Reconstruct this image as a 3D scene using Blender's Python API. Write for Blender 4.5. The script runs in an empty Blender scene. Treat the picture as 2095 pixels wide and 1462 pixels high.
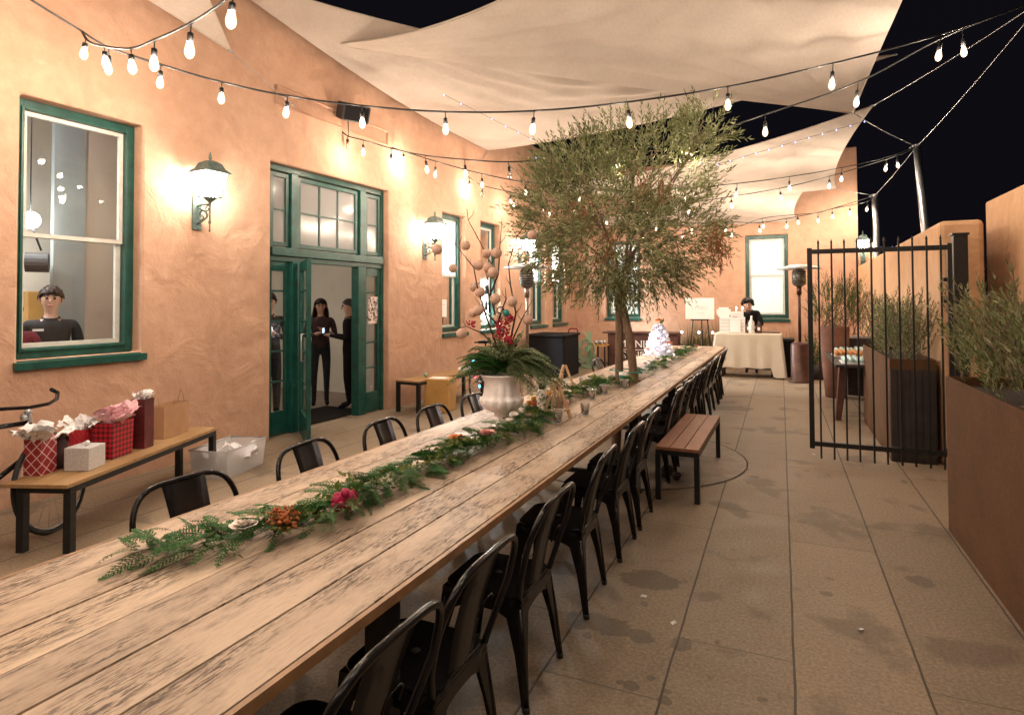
import bpy, bmesh, math, random
import numpy as np
from mathutils import Vector, Matrix, Euler
from math import sin, cos, pi, radians, sqrt, atan2, tan
random.seed(7); np.random.seed(7)
sc = bpy.context.scene
COL = sc.collection

# ---------------------------------------------------------------- camera
cam_d = bpy.data.cameras.new("camera"); cam = bpy.data.objects.new("camera", cam_d); COL.objects.link(cam)
sc.camera = cam
cam_d.sensor_width = 36.0
cam_d.lens = 1234.0/2095.0*36.0
cam_d.shift_y = -(731.0-589.0)/2095.0
cam_d.clip_start = 0.05; cam_d.clip_end = 500
YAW = math.atan(549.5/1234.0); PITCH = radians(1.3); ROLL = radians(0.25)
f_ = Vector((-sin(YAW)*cos(PITCH), cos(YAW)*cos(PITCH), sin(PITCH)))
r_ = Vector((cos(YAW), sin(YAW), 0)); u_ = r_.cross(f_)
r2 = r_*cos(ROLL)-u_*sin(ROLL); u2 = u_*cos(ROLL)+r_*sin(ROLL)
mw = Matrix((( r2.x, u2.x, -f_.x, 0), (r2.y, u2.y, -f_.y, 0), (r2.z, u2.z, -f_.z, 1.58), (0,0,0,1)))
cam.matrix_world = mw
sc.render.resolution_x = 1024; sc.render.resolution_y = 714

# ---------------------------------------------------------------- world / exposure
w = bpy.data.worlds.new("World"); sc.world = w; w.use_nodes = True
nt = w.node_tree; nt.nodes.clear()
sky = nt.nodes.new('ShaderNodeTexSky'); sky.sky_type = 'NISHITA'; sky.sun_disc = False
sky.sun_elevation = radians(-5.5); sky.sun_rotation = radians(200)
hs = nt.nodes.new('ShaderNodeHueSaturation'); hs.inputs['Saturation'].default_value = 0.55
bg = nt.nodes.new('ShaderNodeBackground'); bg.inputs[1].default_value = 0.15
wo = nt.nodes.new('ShaderNodeOutputWorld')
nt.links.new(sky.outputs[0], hs.inputs['Color']); ad = nt.nodes.new('ShaderNodeMixRGB'); ad.blend_type = 'ADD'; ad.inputs[0].default_value = 1; ad.inputs[2].default_value = (.022,.020,.031,1)  # city glow in the night sky
nt.links.new(hs.outputs[0], ad.inputs[1]); nt.links.new(ad.outputs[0], bg.inputs[0]); nt.links.new(bg.outputs[0], wo.inputs[0])
sc.view_settings.view_transform = 'Standard'; sc.view_settings.look = 'None'
sc.view_settings.exposure = 0.34; sc.view_settings.gamma = 1.0
BULB_W = 19.5
LANTERN_E = 56.0

# ---------------------------------------------------------------- materials
def newmat(name):
    m = bpy.data.materials.new(name); m.use_nodes = True
    n = m.node_tree.nodes; b = n['Principled BSDF']
    return m, m.node_tree, b
def ramp(nt, fac, stops):
    r = nt.nodes.new('ShaderNodeValToRGB'); nt.links.new(fac, r.inputs[0])
    e = r.color_ramp.elements
    while len(e) < len(stops): e.new(0.5)
    for i,(p,c) in enumerate(stops):
        e[i].position = p; e[i].color = (*c,1) if len(c)==3 else c
    return r.outputs[0]
def noise(nt, scale, detail=4, rough=0.55, vec=None, dist=0.0, out='Fac'):
    t = nt.nodes.new('ShaderNodeTexNoise'); t.inputs['Scale'].default_value = scale
    t.inputs['Detail'].default_value = detail; t.inputs['Roughness'].default_value = rough; t.inputs['Distortion'].default_value = dist
    if vec is not None: nt.links.new(vec, t.inputs['Vector'])
    return t.outputs[out]
def coord(nt, scale=(1,1,1), rot=(0,0,0), loc=(0,0,0), kind='Object'):
    tc = nt.nodes.new('ShaderNodeTexCoord'); mp = nt.nodes.new('ShaderNodeMapping')
    mp.inputs['Scale'].default_value = scale; mp.inputs['Rotation'].default_value = rot; mp.inputs['Location'].default_value = loc
    nt.links.new(tc.outputs[kind], mp.inputs[0]); return mp.outputs[0]
def mix(nt, fac, a, b, mode='MIX'):
    m = nt.nodes.new('ShaderNodeMixRGB'); m.blend_type = mode
    for i,v in ((0,fac),(1,a),(2,b)):
        if isinstance(v, (int,float)): m.inputs[i].default_value = v
        elif isinstance(v, tuple): m.inputs[i].default_value = (*v,1) if len(v)==3 else v
        else: nt.links.new(v, m.inputs[i])
    return m.outputs[0]
def bump(nt, b, h, strength=0.3, dist=0.01):
    bp = nt.nodes.new('ShaderNodeBump'); bp.inputs['Strength'].default_value = strength; bp.inputs['Distance'].default_value = dist
    nt.links.new(h, bp.inputs['Height']); nt.links.new(bp.outputs[0], b.inputs['Normal'])
def math_(nt, op, a, b=None, c=None):
    m = nt.nodes.new('ShaderNodeMath'); m.operation = op
    for i,v in enumerate((a,b,c)):
        if v is None: continue
        if isinstance(v,(int,float)): m.inputs[i].default_value = v
        else: nt.links.new(v, m.inputs[i])
    return m.outputs[0]
def simple(name, col, rough=0.5, metal=0.0, var=0.12, scale=18, bumps=0.0, spec=0.5, coat=0.0, sub=None):
    m, nt, b = newmat(name)
    n = noise(nt, scale, 4, 0.6, coord(nt))
    d = tuple(max(0,c*(1-var)) for c in col); l = tuple(min(1,c*(1+var)) for c in col)
    nt.links.new(ramp(nt, n, [(0.3,d),(0.7,l)]), b.inputs['Base Color'])
    b.inputs['Roughness'].default_value = rough; b.inputs['Metallic'].default_value = metal
    b.inputs['Specular IOR Level'].default_value = spec
    if coat: b.inputs['Coat Weight'].default_value = coat; b.inputs['Coat Roughness'].default_value = 0.08
    if bumps: bump(nt, b, noise(nt, scale*4, 5, 0.6, coord(nt)), bumps, 0.004)
    return m
def emis(name, col, strength, sample='AUTO'):
    m, nt, b = newmat(name)
    b.inputs['Base Color'].default_value = (*[min(1,c) for c in col],1)
    b.inputs['Emission Color'].default_value = (*col,1); b.inputs['Emission Strength'].default_value = strength
    m.cycles.emission_sampling = sample
    return m
M = {}
# stucco
def stucco(name, c1, c2, c3):
    m, nt, b = newmat(name); v = coord(nt)
    n1 = noise(nt, 0.9, 5, 0.6, v); n2 = noise(nt, 6, 5, 0.65, v)
    base = ramp(nt, n1, [(0.3,c1),(0.55,c2),(0.75,c3)])
    base = mix(nt, 0.45, base, ramp(nt, n2, [(0.35,c1),(0.7,c3)]))
    st = ramp(nt, noise(nt, 1.7, 6, .7, coord(nt, (1,1,.45), loc=(4,2,1)), .8), [(.56,(0,0,0)),(.72,(.22,.22,.22))]); base = mix(nt, st, base, tuple(q*.62 for q in c1))
    sc2 = ramp(nt, noise(nt, 14, 5, .75, v, .5), [(.62,(0,0,0)),(.68,(.22,.22,.22))]); base = mix(nt, sc2, base, tuple(min(1,q*1.25) for q in c3))
    nt.links.new(base, b.inputs['Base Color']); b.inputs['Roughness'].default_value = 0.85; b.inputs['Specular IOR Level'].default_value = 0.25
    h = math_(nt, 'ADD', math_(nt,'MULTIPLY', noise(nt, 2.6, 4, 0.5, v, 0.6), 2.2), math_(nt,'MULTIPLY', noise(nt, 45, 4, 0.6, v), 0.18))
    bump(nt, b, h, 0.65, 0.035); return m
M['stucco'] = stucco('stucco_wall', (.46,.268,.182), (.55,.335,.232), (.62,.395,.28))
M['stucco2'] = stucco('stucco_orange', (.50,.29,.16), (.58,.36,.21), (.65,.42,.26))
M['green'] = simple('green_paint', (.010,.070,.056), 0.32, 0, .35, 9, 0.15, .5)
M['green_dark'] = simple('dark_green_paint', (.008,.06,.05), 0.35, 0, .3, 9, 0.1)
M['white_sash'] = simple('white_sash_paint', (.62,.60,.55), 0.45, 0, .1, 12)
M['inner_wall'] = simple('inner_wall_paint', (.74,.70,.62), 0.8, 0, .05, 3)
M['inner_cream'] = simple('cream_wall_paint', (.56,.49,.41), 0.8, 0, .05, 3)
M['inner_grey'] = simple('grey_panel', (.30,.33,.33), 0.7, 0, .12, 2)
M['inner_floor'] = simple('inner_floor', (.26,.20,.15), 0.5, 0, .2, 6)
M['black_gloss'] = simple('black_enamel', (.008,.007,.008), 0.24, 0.0, .3, 20, 0.03, .35)
M['black_matte'] = simple('black_steel', (.012,.012,.013), 0.42, 0.2, .3, 20, 0.05)
M['black_cloth'] = simple('black_cloth', (.008,.007,.008), 0.8, 0, .3, 20, 0.3, .15)
M['steel'] = simple('galvanised_steel', (.42,.43,.45), 0.38, 0.9, .15, 8)
M['lantern'] = simple('lantern_metal', (.09,.13,.12), 0.5, 0.2, .4, 25, .1)
M['rubber'] = simple('rubber', (.012,.012,.012), 0.6)
M['white_plastic'] = simple('white_plastic', (.75,.74,.72), 0.4)
M['paper'] = simple('white_paper', (.80,.79,.78), 0.7, 0, .03, 5)
M['tissue'] = simple('tissue_paper', (.85,.83,.84), 0.7, 0, .05, 20)
M['tissue_pink'] = simple('pink_tissue_paper', (.82,.50,.55), 0.7, 0, .08, 20)
M['kraft'] = simple('kraft_paper', (.42,.24,.13), 0.75, 0, .1, 8, .2)
M['skin'] = simple('skin', (.55,.32,.23), 0.5, 0, .06, 10)
M['skin2'] = simple('skin_tan', (.50,.28,.18), 0.5, 0, .06, 10)
M['hair_dark'] = simple('dark_hair', (.015,.011,.010), 0.5, 0, .4, 60, .4)
M['hair_brown'] = simple('brown_hair', (.045,.022,.013), 0.5, 0, .4, 60, .4)
M['navy'] = simple('navy_cloth', (.012,.014,.022), 0.8, 0, .3, 20, .3)
M['dark_cloth'] = simple('charcoal_cloth', (.022,.020,.020), 0.85, 0, .3, 20, .3)
M['maroon'] = simple('maroon_cloth', (.16,.010,.025), 0.8, 0, .2, 20, .3)
M['plum'] = simple('plum_cloth', (.055,.025,.028), 0.8, 0, .3, 20, .3)
M['brown_paint'] = simple('brown_counter', (.085,.030,.020), 0.45, 0, .25, 5, .1)
M['orange'] = simple('orange_cap', (.75,.30,.03), 0.35)
M['red_sauce'] = simple('red_paint_jar', (.45,.05,.02), 0.3)
M['berry'] = simple('red_berry', (.40,.012,.035), 0.3, 0, .4, 40)
M['crimson'] = simple('crimson_flower', (.35,.005,.06), 0.6, 0, .35, 60)
M['rust_flower'] = simple('rust_orange_flower', (.42,.13,.04), 0.7, 0, .5, 60)
M['rose_white'] = simple('cream_rose', (.86,.76,.68), 0.6, 0, .08, 30)
M['rose_pink'] = simple('pink_rose', (.68,.36,.33), 0.6, 0, .12, 30)
M['peach'] = simple('peach_rose', (.80,.33,.13), 0.6, 0, .12, 30)
M['ball'] = simple('felt_ball', (.62,.41,.32), 0.9, 0, .15, 50, .4)
M['twig'] = simple('dark_twig', (.045,.028,.022), 0.8, 0, .3, 30, .3)
M['bark'] = None
M['light_wood'] = simple('pale_pine', (.62,.40,.24), 0.5, 0, .15, 12)
M['box_wood'] = simple('plywood_box', (.48,.26,.075), 0.5, 0, .15, 5)
M['speaker'] = simple('grey_speaker', (.045,.042,.045), 0.6, 0.1, .3, 30, .2)
M['hose'] = simple('green_hose', (.22,.34,.22), 0.4)
M['lime'] = simple('lime_plastic', (.16,.50,.08), 0.35)
M['teal'] = simple('teal_tape', (.02,.25,.20), 0.5)
M['soil'] = simple('soil', (.03,.02,.015), 0.9, 0, .4, 20, .5)
M['food'] = simple('snack_cups', (.50,.24,.08), 0.6, 0, .5, 60)
M['terracotta'] = simple('terracotta', (.20,.09,.06), 0.7, 0, .2, 8)
M['glow_white'] = emis('white_tree_lights', (1,.97,1), 6, 'NONE')
M['led_blue'] = emis('blue_white_led', (.22,.34,1), 4.5, 'NONE')
M['screen'] = emis('phone_screen', (.6,.8,1), 1.3, 'NONE')
for k,c in dict(r=(1,.06,.15), b=(.1,.6,1), g=(.1,.9,.4), y=(1,.7,.1), p=(1,.35,.5)).items():
    M['led_'+k] = emis('coloured_led_'+k, c, 5, 'NONE')
# lit things
M['lantern_glass'] = emis('frosted_lantern_glass', (1.0,.95,.80), LANTERN_E)
M['ceil_light'] = emis('ceiling_light_diffuser', (.95,.98,1.0), 150)
M['cool_light'] = emis('cool_ceiling_light_diffuser', (.84,.95,1.0), 900)
M['hall_light'] = emis('warm_ceiling_light_diffuser', (1.0,.88,.76), 95)
def bulbmat(name, col, e):
    m, nt, b = newmat(name); nt.nodes.remove(b); o = nt.nodes['Material Output']
    t = nt.nodes.new('ShaderNodeBsdfTransparent'); em = nt.nodes.new('ShaderNodeEmission'); a = nt.nodes.new('ShaderNodeAddShader')
    em.inputs[0].default_value = (*col,1); em.inputs[1].default_value = e
    nt.links.new(t.outputs[0], a.inputs[0]); nt.links.new(em.outputs[0], a.inputs[1]); nt.links.new(a.outputs[0], o.inputs[0])
    m.cycles.emission_sampling = 'NONE'; return m
M['bulb'] = bulbmat('lit_bulb_glass', (1.0,.70,.44), 1.5)
M['filament'] = emis('glowing_filament', (1.0,.85,.62), 25, 'NONE')
# glass pane
def glass(name, tint=(1,1,1), refl=1.0, rough=0.0, mixdiff=0.0):
    m, nt, b = newmat(name); nt.nodes.remove(b); o = nt.nodes['Material Output']
    t = nt.nodes.new('ShaderNodeBsdfTransparent'); t.inputs[0].default_value = (*tint,1)
    g = nt.nodes.new('ShaderNodeBsdfGlossy'); g.inputs['Roughness'].default_value = rough
    fr = nt.nodes.new('ShaderNodeFresnel'); fr.inputs[0].default_value = 1.5
    ml = math_(nt,'MULTIPLY', fr.outputs[0], refl)
    mx = nt.nodes.new('ShaderNodeMixShader'); nt.links.new(ml, mx.inputs[0]); nt.links.new(t.outputs[0], mx.inputs[1]); nt.links.new(g.outputs[0], mx.inputs[2])
    out = mx.outputs[0]
    if mixdiff:
        d = nt.nodes.new('ShaderNodeBsdfDiffuse'); d.inputs[0].default_value = (.8,.8,.82,1)
        m2 = nt.nodes.new('ShaderNodeMixShader'); m2.inputs[0].default_value = mixdiff
        nt.links.new(out, m2.inputs[1]); nt.links.new(d.outputs[0], m2.inputs[2]); out = m2.outputs[0]
    nt.links.new(out, o.inputs[0]); return m
M['glass'] = glass('window_glass', (.95,.98,.97), 1.0)
M['cup'] = glass('clear_plastic', (1,1,1), 3.2, 0.06, .045)
M['bin'] = glass('milky_plastic', (.9,.88,.9), 1.2, .15, .55)
# shade cloth
def cloth(name, c1, c2, trans=0.35, wscale=60):
    m, nt, b = newmat(name); nt.nodes.remove(b); o = nt.nodes['Material Output']
    v = coord(nt); n = noise(nt, 1.2, 4, .6, v); n2 = noise(nt, wscale, 3, .6, coord(nt, (1,.25,1)))
    c = mix(nt, .4, ramp(nt, n, [(.3,c1),(.7,c2)]), ramp(nt, n2, [(.3,c1),(.7,c2)]))
    d = nt.nodes.new('ShaderNodeBsdfDiffuse'); tr = nt.nodes.new('ShaderNodeBsdfTranslucent')
    nt.links.new(c, d.inputs[0]); nt.links.new(c, tr.inputs[0])
    bp = nt.nodes.new('ShaderNodeBump'); bp.inputs['Strength'].default_value = .45; bp.inputs['Distance'].default_value = .02
    wv = noise(nt, 7, 5, .65, coord(nt, (.35,2.2,1), (0,0,.5)), 1.2)
    nt.links.new(wv, bp.inputs['Height']); nt.links.new(bp.outputs[0], d.inputs['Normal'])
    mx = nt.nodes.new('ShaderNodeMixShader'); mx.inputs[0].default_value = trans
    nt.links.new(d.outputs[0], mx.inputs[1]); nt.links.new(tr.outputs[0], mx.inputs[2]); nt.links.new(mx.outputs[0], o.inputs[0]); return m
M['sail'] = cloth('shade_sail_fabric', (.58,.50,.44), (.74,.66,.59), .3)
M['linen'] = cloth('linen_tablecloth', (.62,.54,.44), (.74,.66,.55), .1, 90)
# foliage
def leafmat(name, cols, rough=.6, trans=.28):
    m, nt, b = newmat(name)
    g = nt.nodes.new('ShaderNodeNewGeometry'); stops = [(i/(len(cols)-1), c) for i,c in enumerate(cols)]
    c = ramp(nt, g.outputs['Random Per Island'], stops)
    nt.links.new(c, b.inputs['Base Color']); b.inputs['Roughness'].default_value = rough; b.inputs['Specular IOR Level'].default_value = .2
    o = nt.nodes['Material Output']; tr = nt.nodes.new('ShaderNodeBsdfTranslucent'); nt.links.new(c, tr.inputs[0])
    mx = nt.nodes.new('ShaderNodeMixShader'); mx.inputs[0].default_value = trans
    nt.links.new(b.outputs[0], mx.inputs[1]); nt.links.new(tr.outputs[0], mx.inputs[2]); nt.links.new(mx.outputs[0], o.inputs[0]); return m
M['olive'] = leafmat('olive_leaf', [(.07,.09,.03),(.16,.18,.07),(.30,.32,.16),(.10,.12,.045),(.42,.43,.27)])
M['olive_brown'] = leafmat('dry_brown_leaf', [(.20,.08,.035),(.28,.12,.05),(.15,.07,.03)])
M['cedar'] = leafmat('cedar_frond', [(.018,.085,.018),(.035,.13,.025),(.06,.17,.035),(.02,.09,.025)], .5, .15)
M['cedar_grey'] = leafmat('frosted_fir', [(.09,.13,.05),(.18,.22,.10),(.12,.17,.07),(.36,.40,.26)], .6, .15)
M['yellow_green'] = leafmat('yellow_green_leaf', [(.10,.15,.03),(.18,.22,.06),(.25,.26,.10)], .5)
M['bush'] = leafmat('green_bush_leaf', [(.035,.09,.012),(.06,.13,.02),(.08,.16,.035)])
M['reed'] = leafmat('reed_leaf', [(.10,.12,.03),(.07,.09,.02),(.16,.15,.06)])
M['petal'] = leafmat('white_tree_petal', [(.85,.82,.85),(.75,.74,.80),(.9,.86,.88)], .6, .3)
# bark
m, nt, b = newmat('tree_bark'); v = coord(nt, (1,1,.25)); n = noise(nt, 30, 6, .7, v)
nt.links.new(ramp(nt, n, [(.3,(.10,.065,.042)),(.7,(.26,.17,.115))]), b.inputs['Base Color']); b.inputs['Roughness'].default_value = .9; bump(nt, b, n, .6, .01); M['bark'] = m
# corten
m, nt, b = newmat('corten_steel'); v = coord(nt)
c = mix(nt, .5, ramp(nt, noise(nt, 3, 6, .65, v), [(.3,(.065,.034,.017)),(.7,(.155,.078,.038))]), ramp(nt, noise(nt, 40, 4, .7, v), [(.3,(.06,.03,.015)),(.75,(.17,.085,.042))]))
nt.links.new(c, b.inputs['Base Color']); b.inputs['Roughness'].default_value = .8; b.inputs['Specular IOR Level'].default_value = .15; M['corten'] = m
# dark slatted box
M['dark_box'] = simple('dark_planter', (.035,.026,.026), .6, 0, .3, 6, .1)
# table wood (weathered whitewashed planks, grain along local Y)
def plankmat(name, c1, c2, c3, dark, wear=0.5, sy=1.0):
    m, nt, b = newmat(name)
    tc = nt.nodes.new('ShaderNodeTexCoord'); oi = nt.nodes.new('ShaderNodeNewGeometry')
    va = nt.nodes.new('ShaderNodeVectorMath'); va.operation = 'ADD'; nt.links.new(tc.outputs['Object'], va.inputs[0])
    cmb = nt.nodes.new('ShaderNodeCombineXYZ'); nt.links.new(math_(nt,'MULTIPLY', oi.outputs['Random Per Island'], 37.0), cmb.inputs[1]); nt.links.new(math_(nt,'MULTIPLY', oi.outputs['Random Per Island'], 11.0), cmb.inputs[2])
    nt.links.new(cmb.outputs[0], va.inputs[1])
    def mp(s):
        q = nt.nodes.new('ShaderNodeMapping'); q.inputs['Scale'].default_value = s; nt.links.new(va.outputs[0], q.inputs[0]); return q.outputs[0]
    grain = noise(nt, 1, 7, .72, mp((150,17.0*sy,20)), .6)
    broad = noise(nt, 1, 4, .6, mp((5,1.1*sy,4)), .4)
    patch = noise(nt, 1, 5, .65, mp((8,2.4*sy,3)))
    base = mix(nt, .55, ramp(nt, broad, [(.3,c1),(.5,c2),(.72,c3)]), ramp(nt, grain, [(.40,tuple(q*.72 for q in c1)),(.56,c3)]))
    streak = ramp(nt, grain, [(.45,(0,0,0)),(.54,(1,1,1))])
    pm = ramp(nt, patch, [(.40,(0.2,0.2,0.2)),(.60,(1,1,1))])
    fac = mix(nt, 1.0, streak, pm, 'MULTIPLY'); fac = mix(nt, 1.0, fac, (wear,wear,wear), 'MULTIPLY')
    col = mix(nt, fac, base, dark)
    rnd = ramp(nt, oi.outputs['Random Per Island'], [(0,(.80,.77,.75)),(.5,(1.0,.96,.93)),(1,(1.12,1.08,1.02))])
    col = mix(nt, 1.0, col, rnd, 'MULTIPLY')
    nt.links.new(col, b.inputs['Base Color']); b.inputs['Roughness'].default_value = .55; b.inputs['Specular IOR Level'].default_value = .35
    bump(nt, b, grain, .6, .004); return m
M['table'] = plankmat('weathered_table_plank', (.46,.34,.25), (.62,.475,.36), (.75,.605,.48), (.075,.048,.034), .97)
M['bench_orange'] = plankmat('oiled_bench_slat', (.26,.105,.05), (.33,.14,.07), (.40,.18,.09), (.14,.05,.03), .5)
M['bench_tan'] = plankmat('tan_bench_top', (.36,.21,.09), (.44,.27,.12), (.52,.34,.17), (.16,.09,.04), .6)
M['table_edge'] = simple('weathered_table_edge', (.28,.15,.07), .5, 0, .25, 12)
# pavement
m, nt, b = newmat('concrete_pavers')
tc = nt.nodes.new('ShaderNodeTexCoord'); sp = nt.nodes.new('ShaderNodeSeparateXYZ'); nt.links.new(tc.outputs['Object'], sp.inputs[0])
X, Y = sp.outputs[0], sp.outputs[1]
wob = math_(nt,'MULTIPLY', math_(nt,'SUBTRACT', noise(nt, 3, 3, .5, coord(nt)), .5), .012)
xs = math_(nt,'DIVIDE', math_(nt,'ADD', math_(nt,'SUBTRACT', X, .032), wob), .4915)
fx = math_(nt,'ABSOLUTE', math_(nt,'SUBTRACT', math_(nt,'FRACT', math_(nt,'ADD', xs, 100.5)), .5))   # 0 on a column line
lx = math_(nt,'LESS_THAN', fx, .0105)
colid = math_(nt,'FLOOR', math_(nt,'ADD', xs, 100.0))
par = math_(nt,'MODULO', colid, 2.0)
ys = math_(nt,'DIVIDE', math_(nt,'ADD', math_(nt,'SUBTRACT', Y, 2.45), math_(nt,'MULTIPLY', par, -.49)), 1.96)
ys = math_(nt,'ADD', ys, math_(nt,'MULTIPLY', wob, 1.0))
fy = math_(nt,'ABSOLUTE', math_(nt,'SUBTRACT', math_(nt,'FRACT', math_(nt,'ADD', ys, 100.5)), .5))
ly = math_(nt,'MULTIPLY', math_(nt,'LESS_THAN', fy, .0016), .75)
line = math_(nt,'MAXIMUM', lx, ly)
v = coord(nt)
n1 = noise(nt, .8, 5, .6, v); n2 = noise(nt, 5, 5, .7, v); n3 = noise(nt, 60, 5, .75, v)
c = ramp(nt, n1, [(.3,(.20,.148,.096)),(.55,(.275,.206,.138)),(.75,(.34,.262,.182))])
c = mix(nt, .5, c, ramp(nt, n2, [(.3,(.15,.106,.07)),(.7,(.31,.238,.168))]))
wn = nt.nodes.new('ShaderNodeTexWhiteNoise'); cb = nt.nodes.new('ShaderNodeCombineXYZ'); nt.links.new(colid, cb.inputs[0]); nt.links.new(math_(nt,'FLOOR', math_(nt,'ADD', ys, 100.0)), cb.inputs[1]); nt.links.new(cb.outputs[0], wn.inputs['Vector'])
c = mix(nt, 1.0, c, ramp(nt, wn.outputs['Value'], [(0,(.84,.83,.82)),(1,(1.12,1.12,1.12))]), 'MULTIPLY')
c = mix(nt, .30, c, ramp(nt, n3, [(.40,(.05,.034,.022)),(.62,(.42,.32,.22))]))
vo = nt.nodes.new('ShaderNodeTexVoronoi'); vo.inputs['Scale'].default_value = 4.2; vo.inputs['Randomness'].default_value = 1; nt.links.new(v, vo.inputs['Vector'])
sp2 = nt.nodes.new('ShaderNodeSeparateColor'); nt.links.new(vo.outputs['Color'], sp2.inputs[0])
rad = math_(nt,'MULTIPLY', math_(nt,'POWER', sp2.outputs[0], 3.0), .26)
spot = math_(nt,'LESS_THAN', math_(nt,'ADD', vo.outputs['Distance'], math_(nt,'MULTIPLY', n3, .05)), rad)
rowm = ramp(nt, n1, [(.40,(0,0,0)),(.6,(1,1,1))])
spm = mix(nt, 1.0, mix(nt, 1.0, spot, rowm, 'MULTIPLY'), (.55,.55,.55), 'MULTIPLY')
c = mix(nt, spm, c, (.045,.032,.022))
stain = ramp(nt, noise(nt, 1.9, 4, .55, coord(nt, loc=(3.1,1.7,0)), .3), [(.56,(0,0,0)),(.63,(.50,.50,.50))])
c = mix(nt, stain, c, (.085,.06,.042))
dk = 0.0
wv = noise(nt, 9, 4, .65, v, out='Color'); sw = nt.nodes.new('ShaderNodeSeparateColor'); nt.links.new(wv, sw.inputs[0])
for (sx_,sy_,rx_,ry_) in ((-0.70,3.48,0.166,0.108),(-0.83,2.91,0.168,0.097),(-0.63,2.88,0.069,0.067),(-0.44,2.89,0.050,0.057),(-0.58,2.50,0.036,0.032),(-0.52,2.58,0.018,0.020),(-0.44,2.46,0.027,0.027),(-0.44,2.52,0.020,0.016),(0.70,4.07,0.071,0.077),(-1.21,3.43,0.116,0.090),(-0.29,2.97,0.014,0.017),(-0.86,2.78,0.023,0.025),(-0.67,3.19,0.020,0.031),(-0.09,2.62,0.019,0.016),(1.07,9.64,0.067,0.162),(0.96,6.22,0.025,0.050),(-0.63,2.50,0.018,0.016),(-0.94,2.36,0.024,0.022),(-0.66,9.45,0.285,0.210)):   # dark spills and gum spots seen on the slabs
    dx = math_(nt,'DIVIDE', math_(nt,'ADD', math_(nt,'SUBTRACT', X, sx_), math_(nt,'MULTIPLY', math_(nt,'SUBTRACT', sw.outputs[0], .5), rx_*1.6)), rx_)
    dy = math_(nt,'DIVIDE', math_(nt,'ADD', math_(nt,'SUBTRACT', Y, sy_), math_(nt,'MULTIPLY', math_(nt,'SUBTRACT', sw.outputs[1], .5), ry_*1.6)), ry_)
    q = math_(nt,'LESS_THAN', math_(nt,'ADD', math_(nt,'MULTIPLY', dx, dx), math_(nt,'MULTIPLY', dy, dy)), 1.0)
    dk = q if isinstance(dk, float) else math_(nt,'MAXIMUM', dk, q)
c = mix(nt, math_(nt,'MULTIPLY', dk, .5), c, (.05,.036,.024))
c = mix(nt, line, c, (.055,.038,.026))
nt.links.new(c, b.inputs['Base Color']); nt.links.new(ramp(nt, n2, [(.3,(.55,.55,.55)),(.7,(.8,.8,.8))]), b.inputs['Roughness'])
hh = math_(nt,'SUBTRACT', math_(nt,'MULTIPLY', n3, .25), line); bump(nt, b, hh, .5, .006); M['paver'] = m
# plaid and argyle wrapping
def plaid(name, base, dark, s, kind):
    m, nt, b = newmat(name); tc = nt.nodes.new('ShaderNodeTexCoord'); sp = nt.nodes.new('ShaderNodeSeparateXYZ'); nt.links.new(tc.outputs['Object'], sp.inputs[0])
    h = math_(nt,'ADD', sp.outputs[0], sp.outputs[1]); z = sp.outputs[2]
    if kind == 'argyle':
        a = math_(nt,'ADD', h, z); bb = math_(nt,'SUBTRACT', h, z)
        la = math_(nt,'LESS_THAN', math_(nt,'FRACT', math_(nt,'ADD', math_(nt,'MULTIPLY', a, s), 50.0)), .12)
        lb = math_(nt,'LESS_THAN', math_(nt,'FRACT', math_(nt,'ADD', math_(nt,'MULTIPLY', bb, s), 50.0)), .12)
        f = math_(nt,'MAXIMUM', la, lb)
    else:
        la = math_(nt,'LESS_THAN', math_(nt,'FRACT', math_(nt,'ADD', math_(nt,'MULTIPLY', h, s), 50.0)), .5)
        lb = math_(nt,'LESS_THAN', math_(nt,'FRACT', math_(nt,'ADD', math_(nt,'MULTIPLY', z, s), 50.0)), .5)
        f = math_(nt,'MULTIPLY', math_(nt,'ADD', la, lb), .46)
    nt.links.new(mix(nt, f, base, dark), b.inputs['Base Color']); b.inputs['Roughness'].default_value = .45; return m
M['argyle'] = plaid('argyle_wrap', (.30,.02,.03), (.72,.50,.48), 13, 'argyle')
M['plaid'] = plaid('buffalo_plaid', (.52,.012,.03), (.015,.005,.008), 27, 'plaid')
M['red_bag'] = simple('red_print_paper', (.55,.03,.05), .5, 0, .5, 70)
M['wine_bag'] = simple('dark_red_wine_bag', (.10,.015,.018), .45, 0, .5, 12)
M['glitter'] = simple('silver_wrap', (.62,.60,.60), .4, .2, .25, 120)

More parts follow.
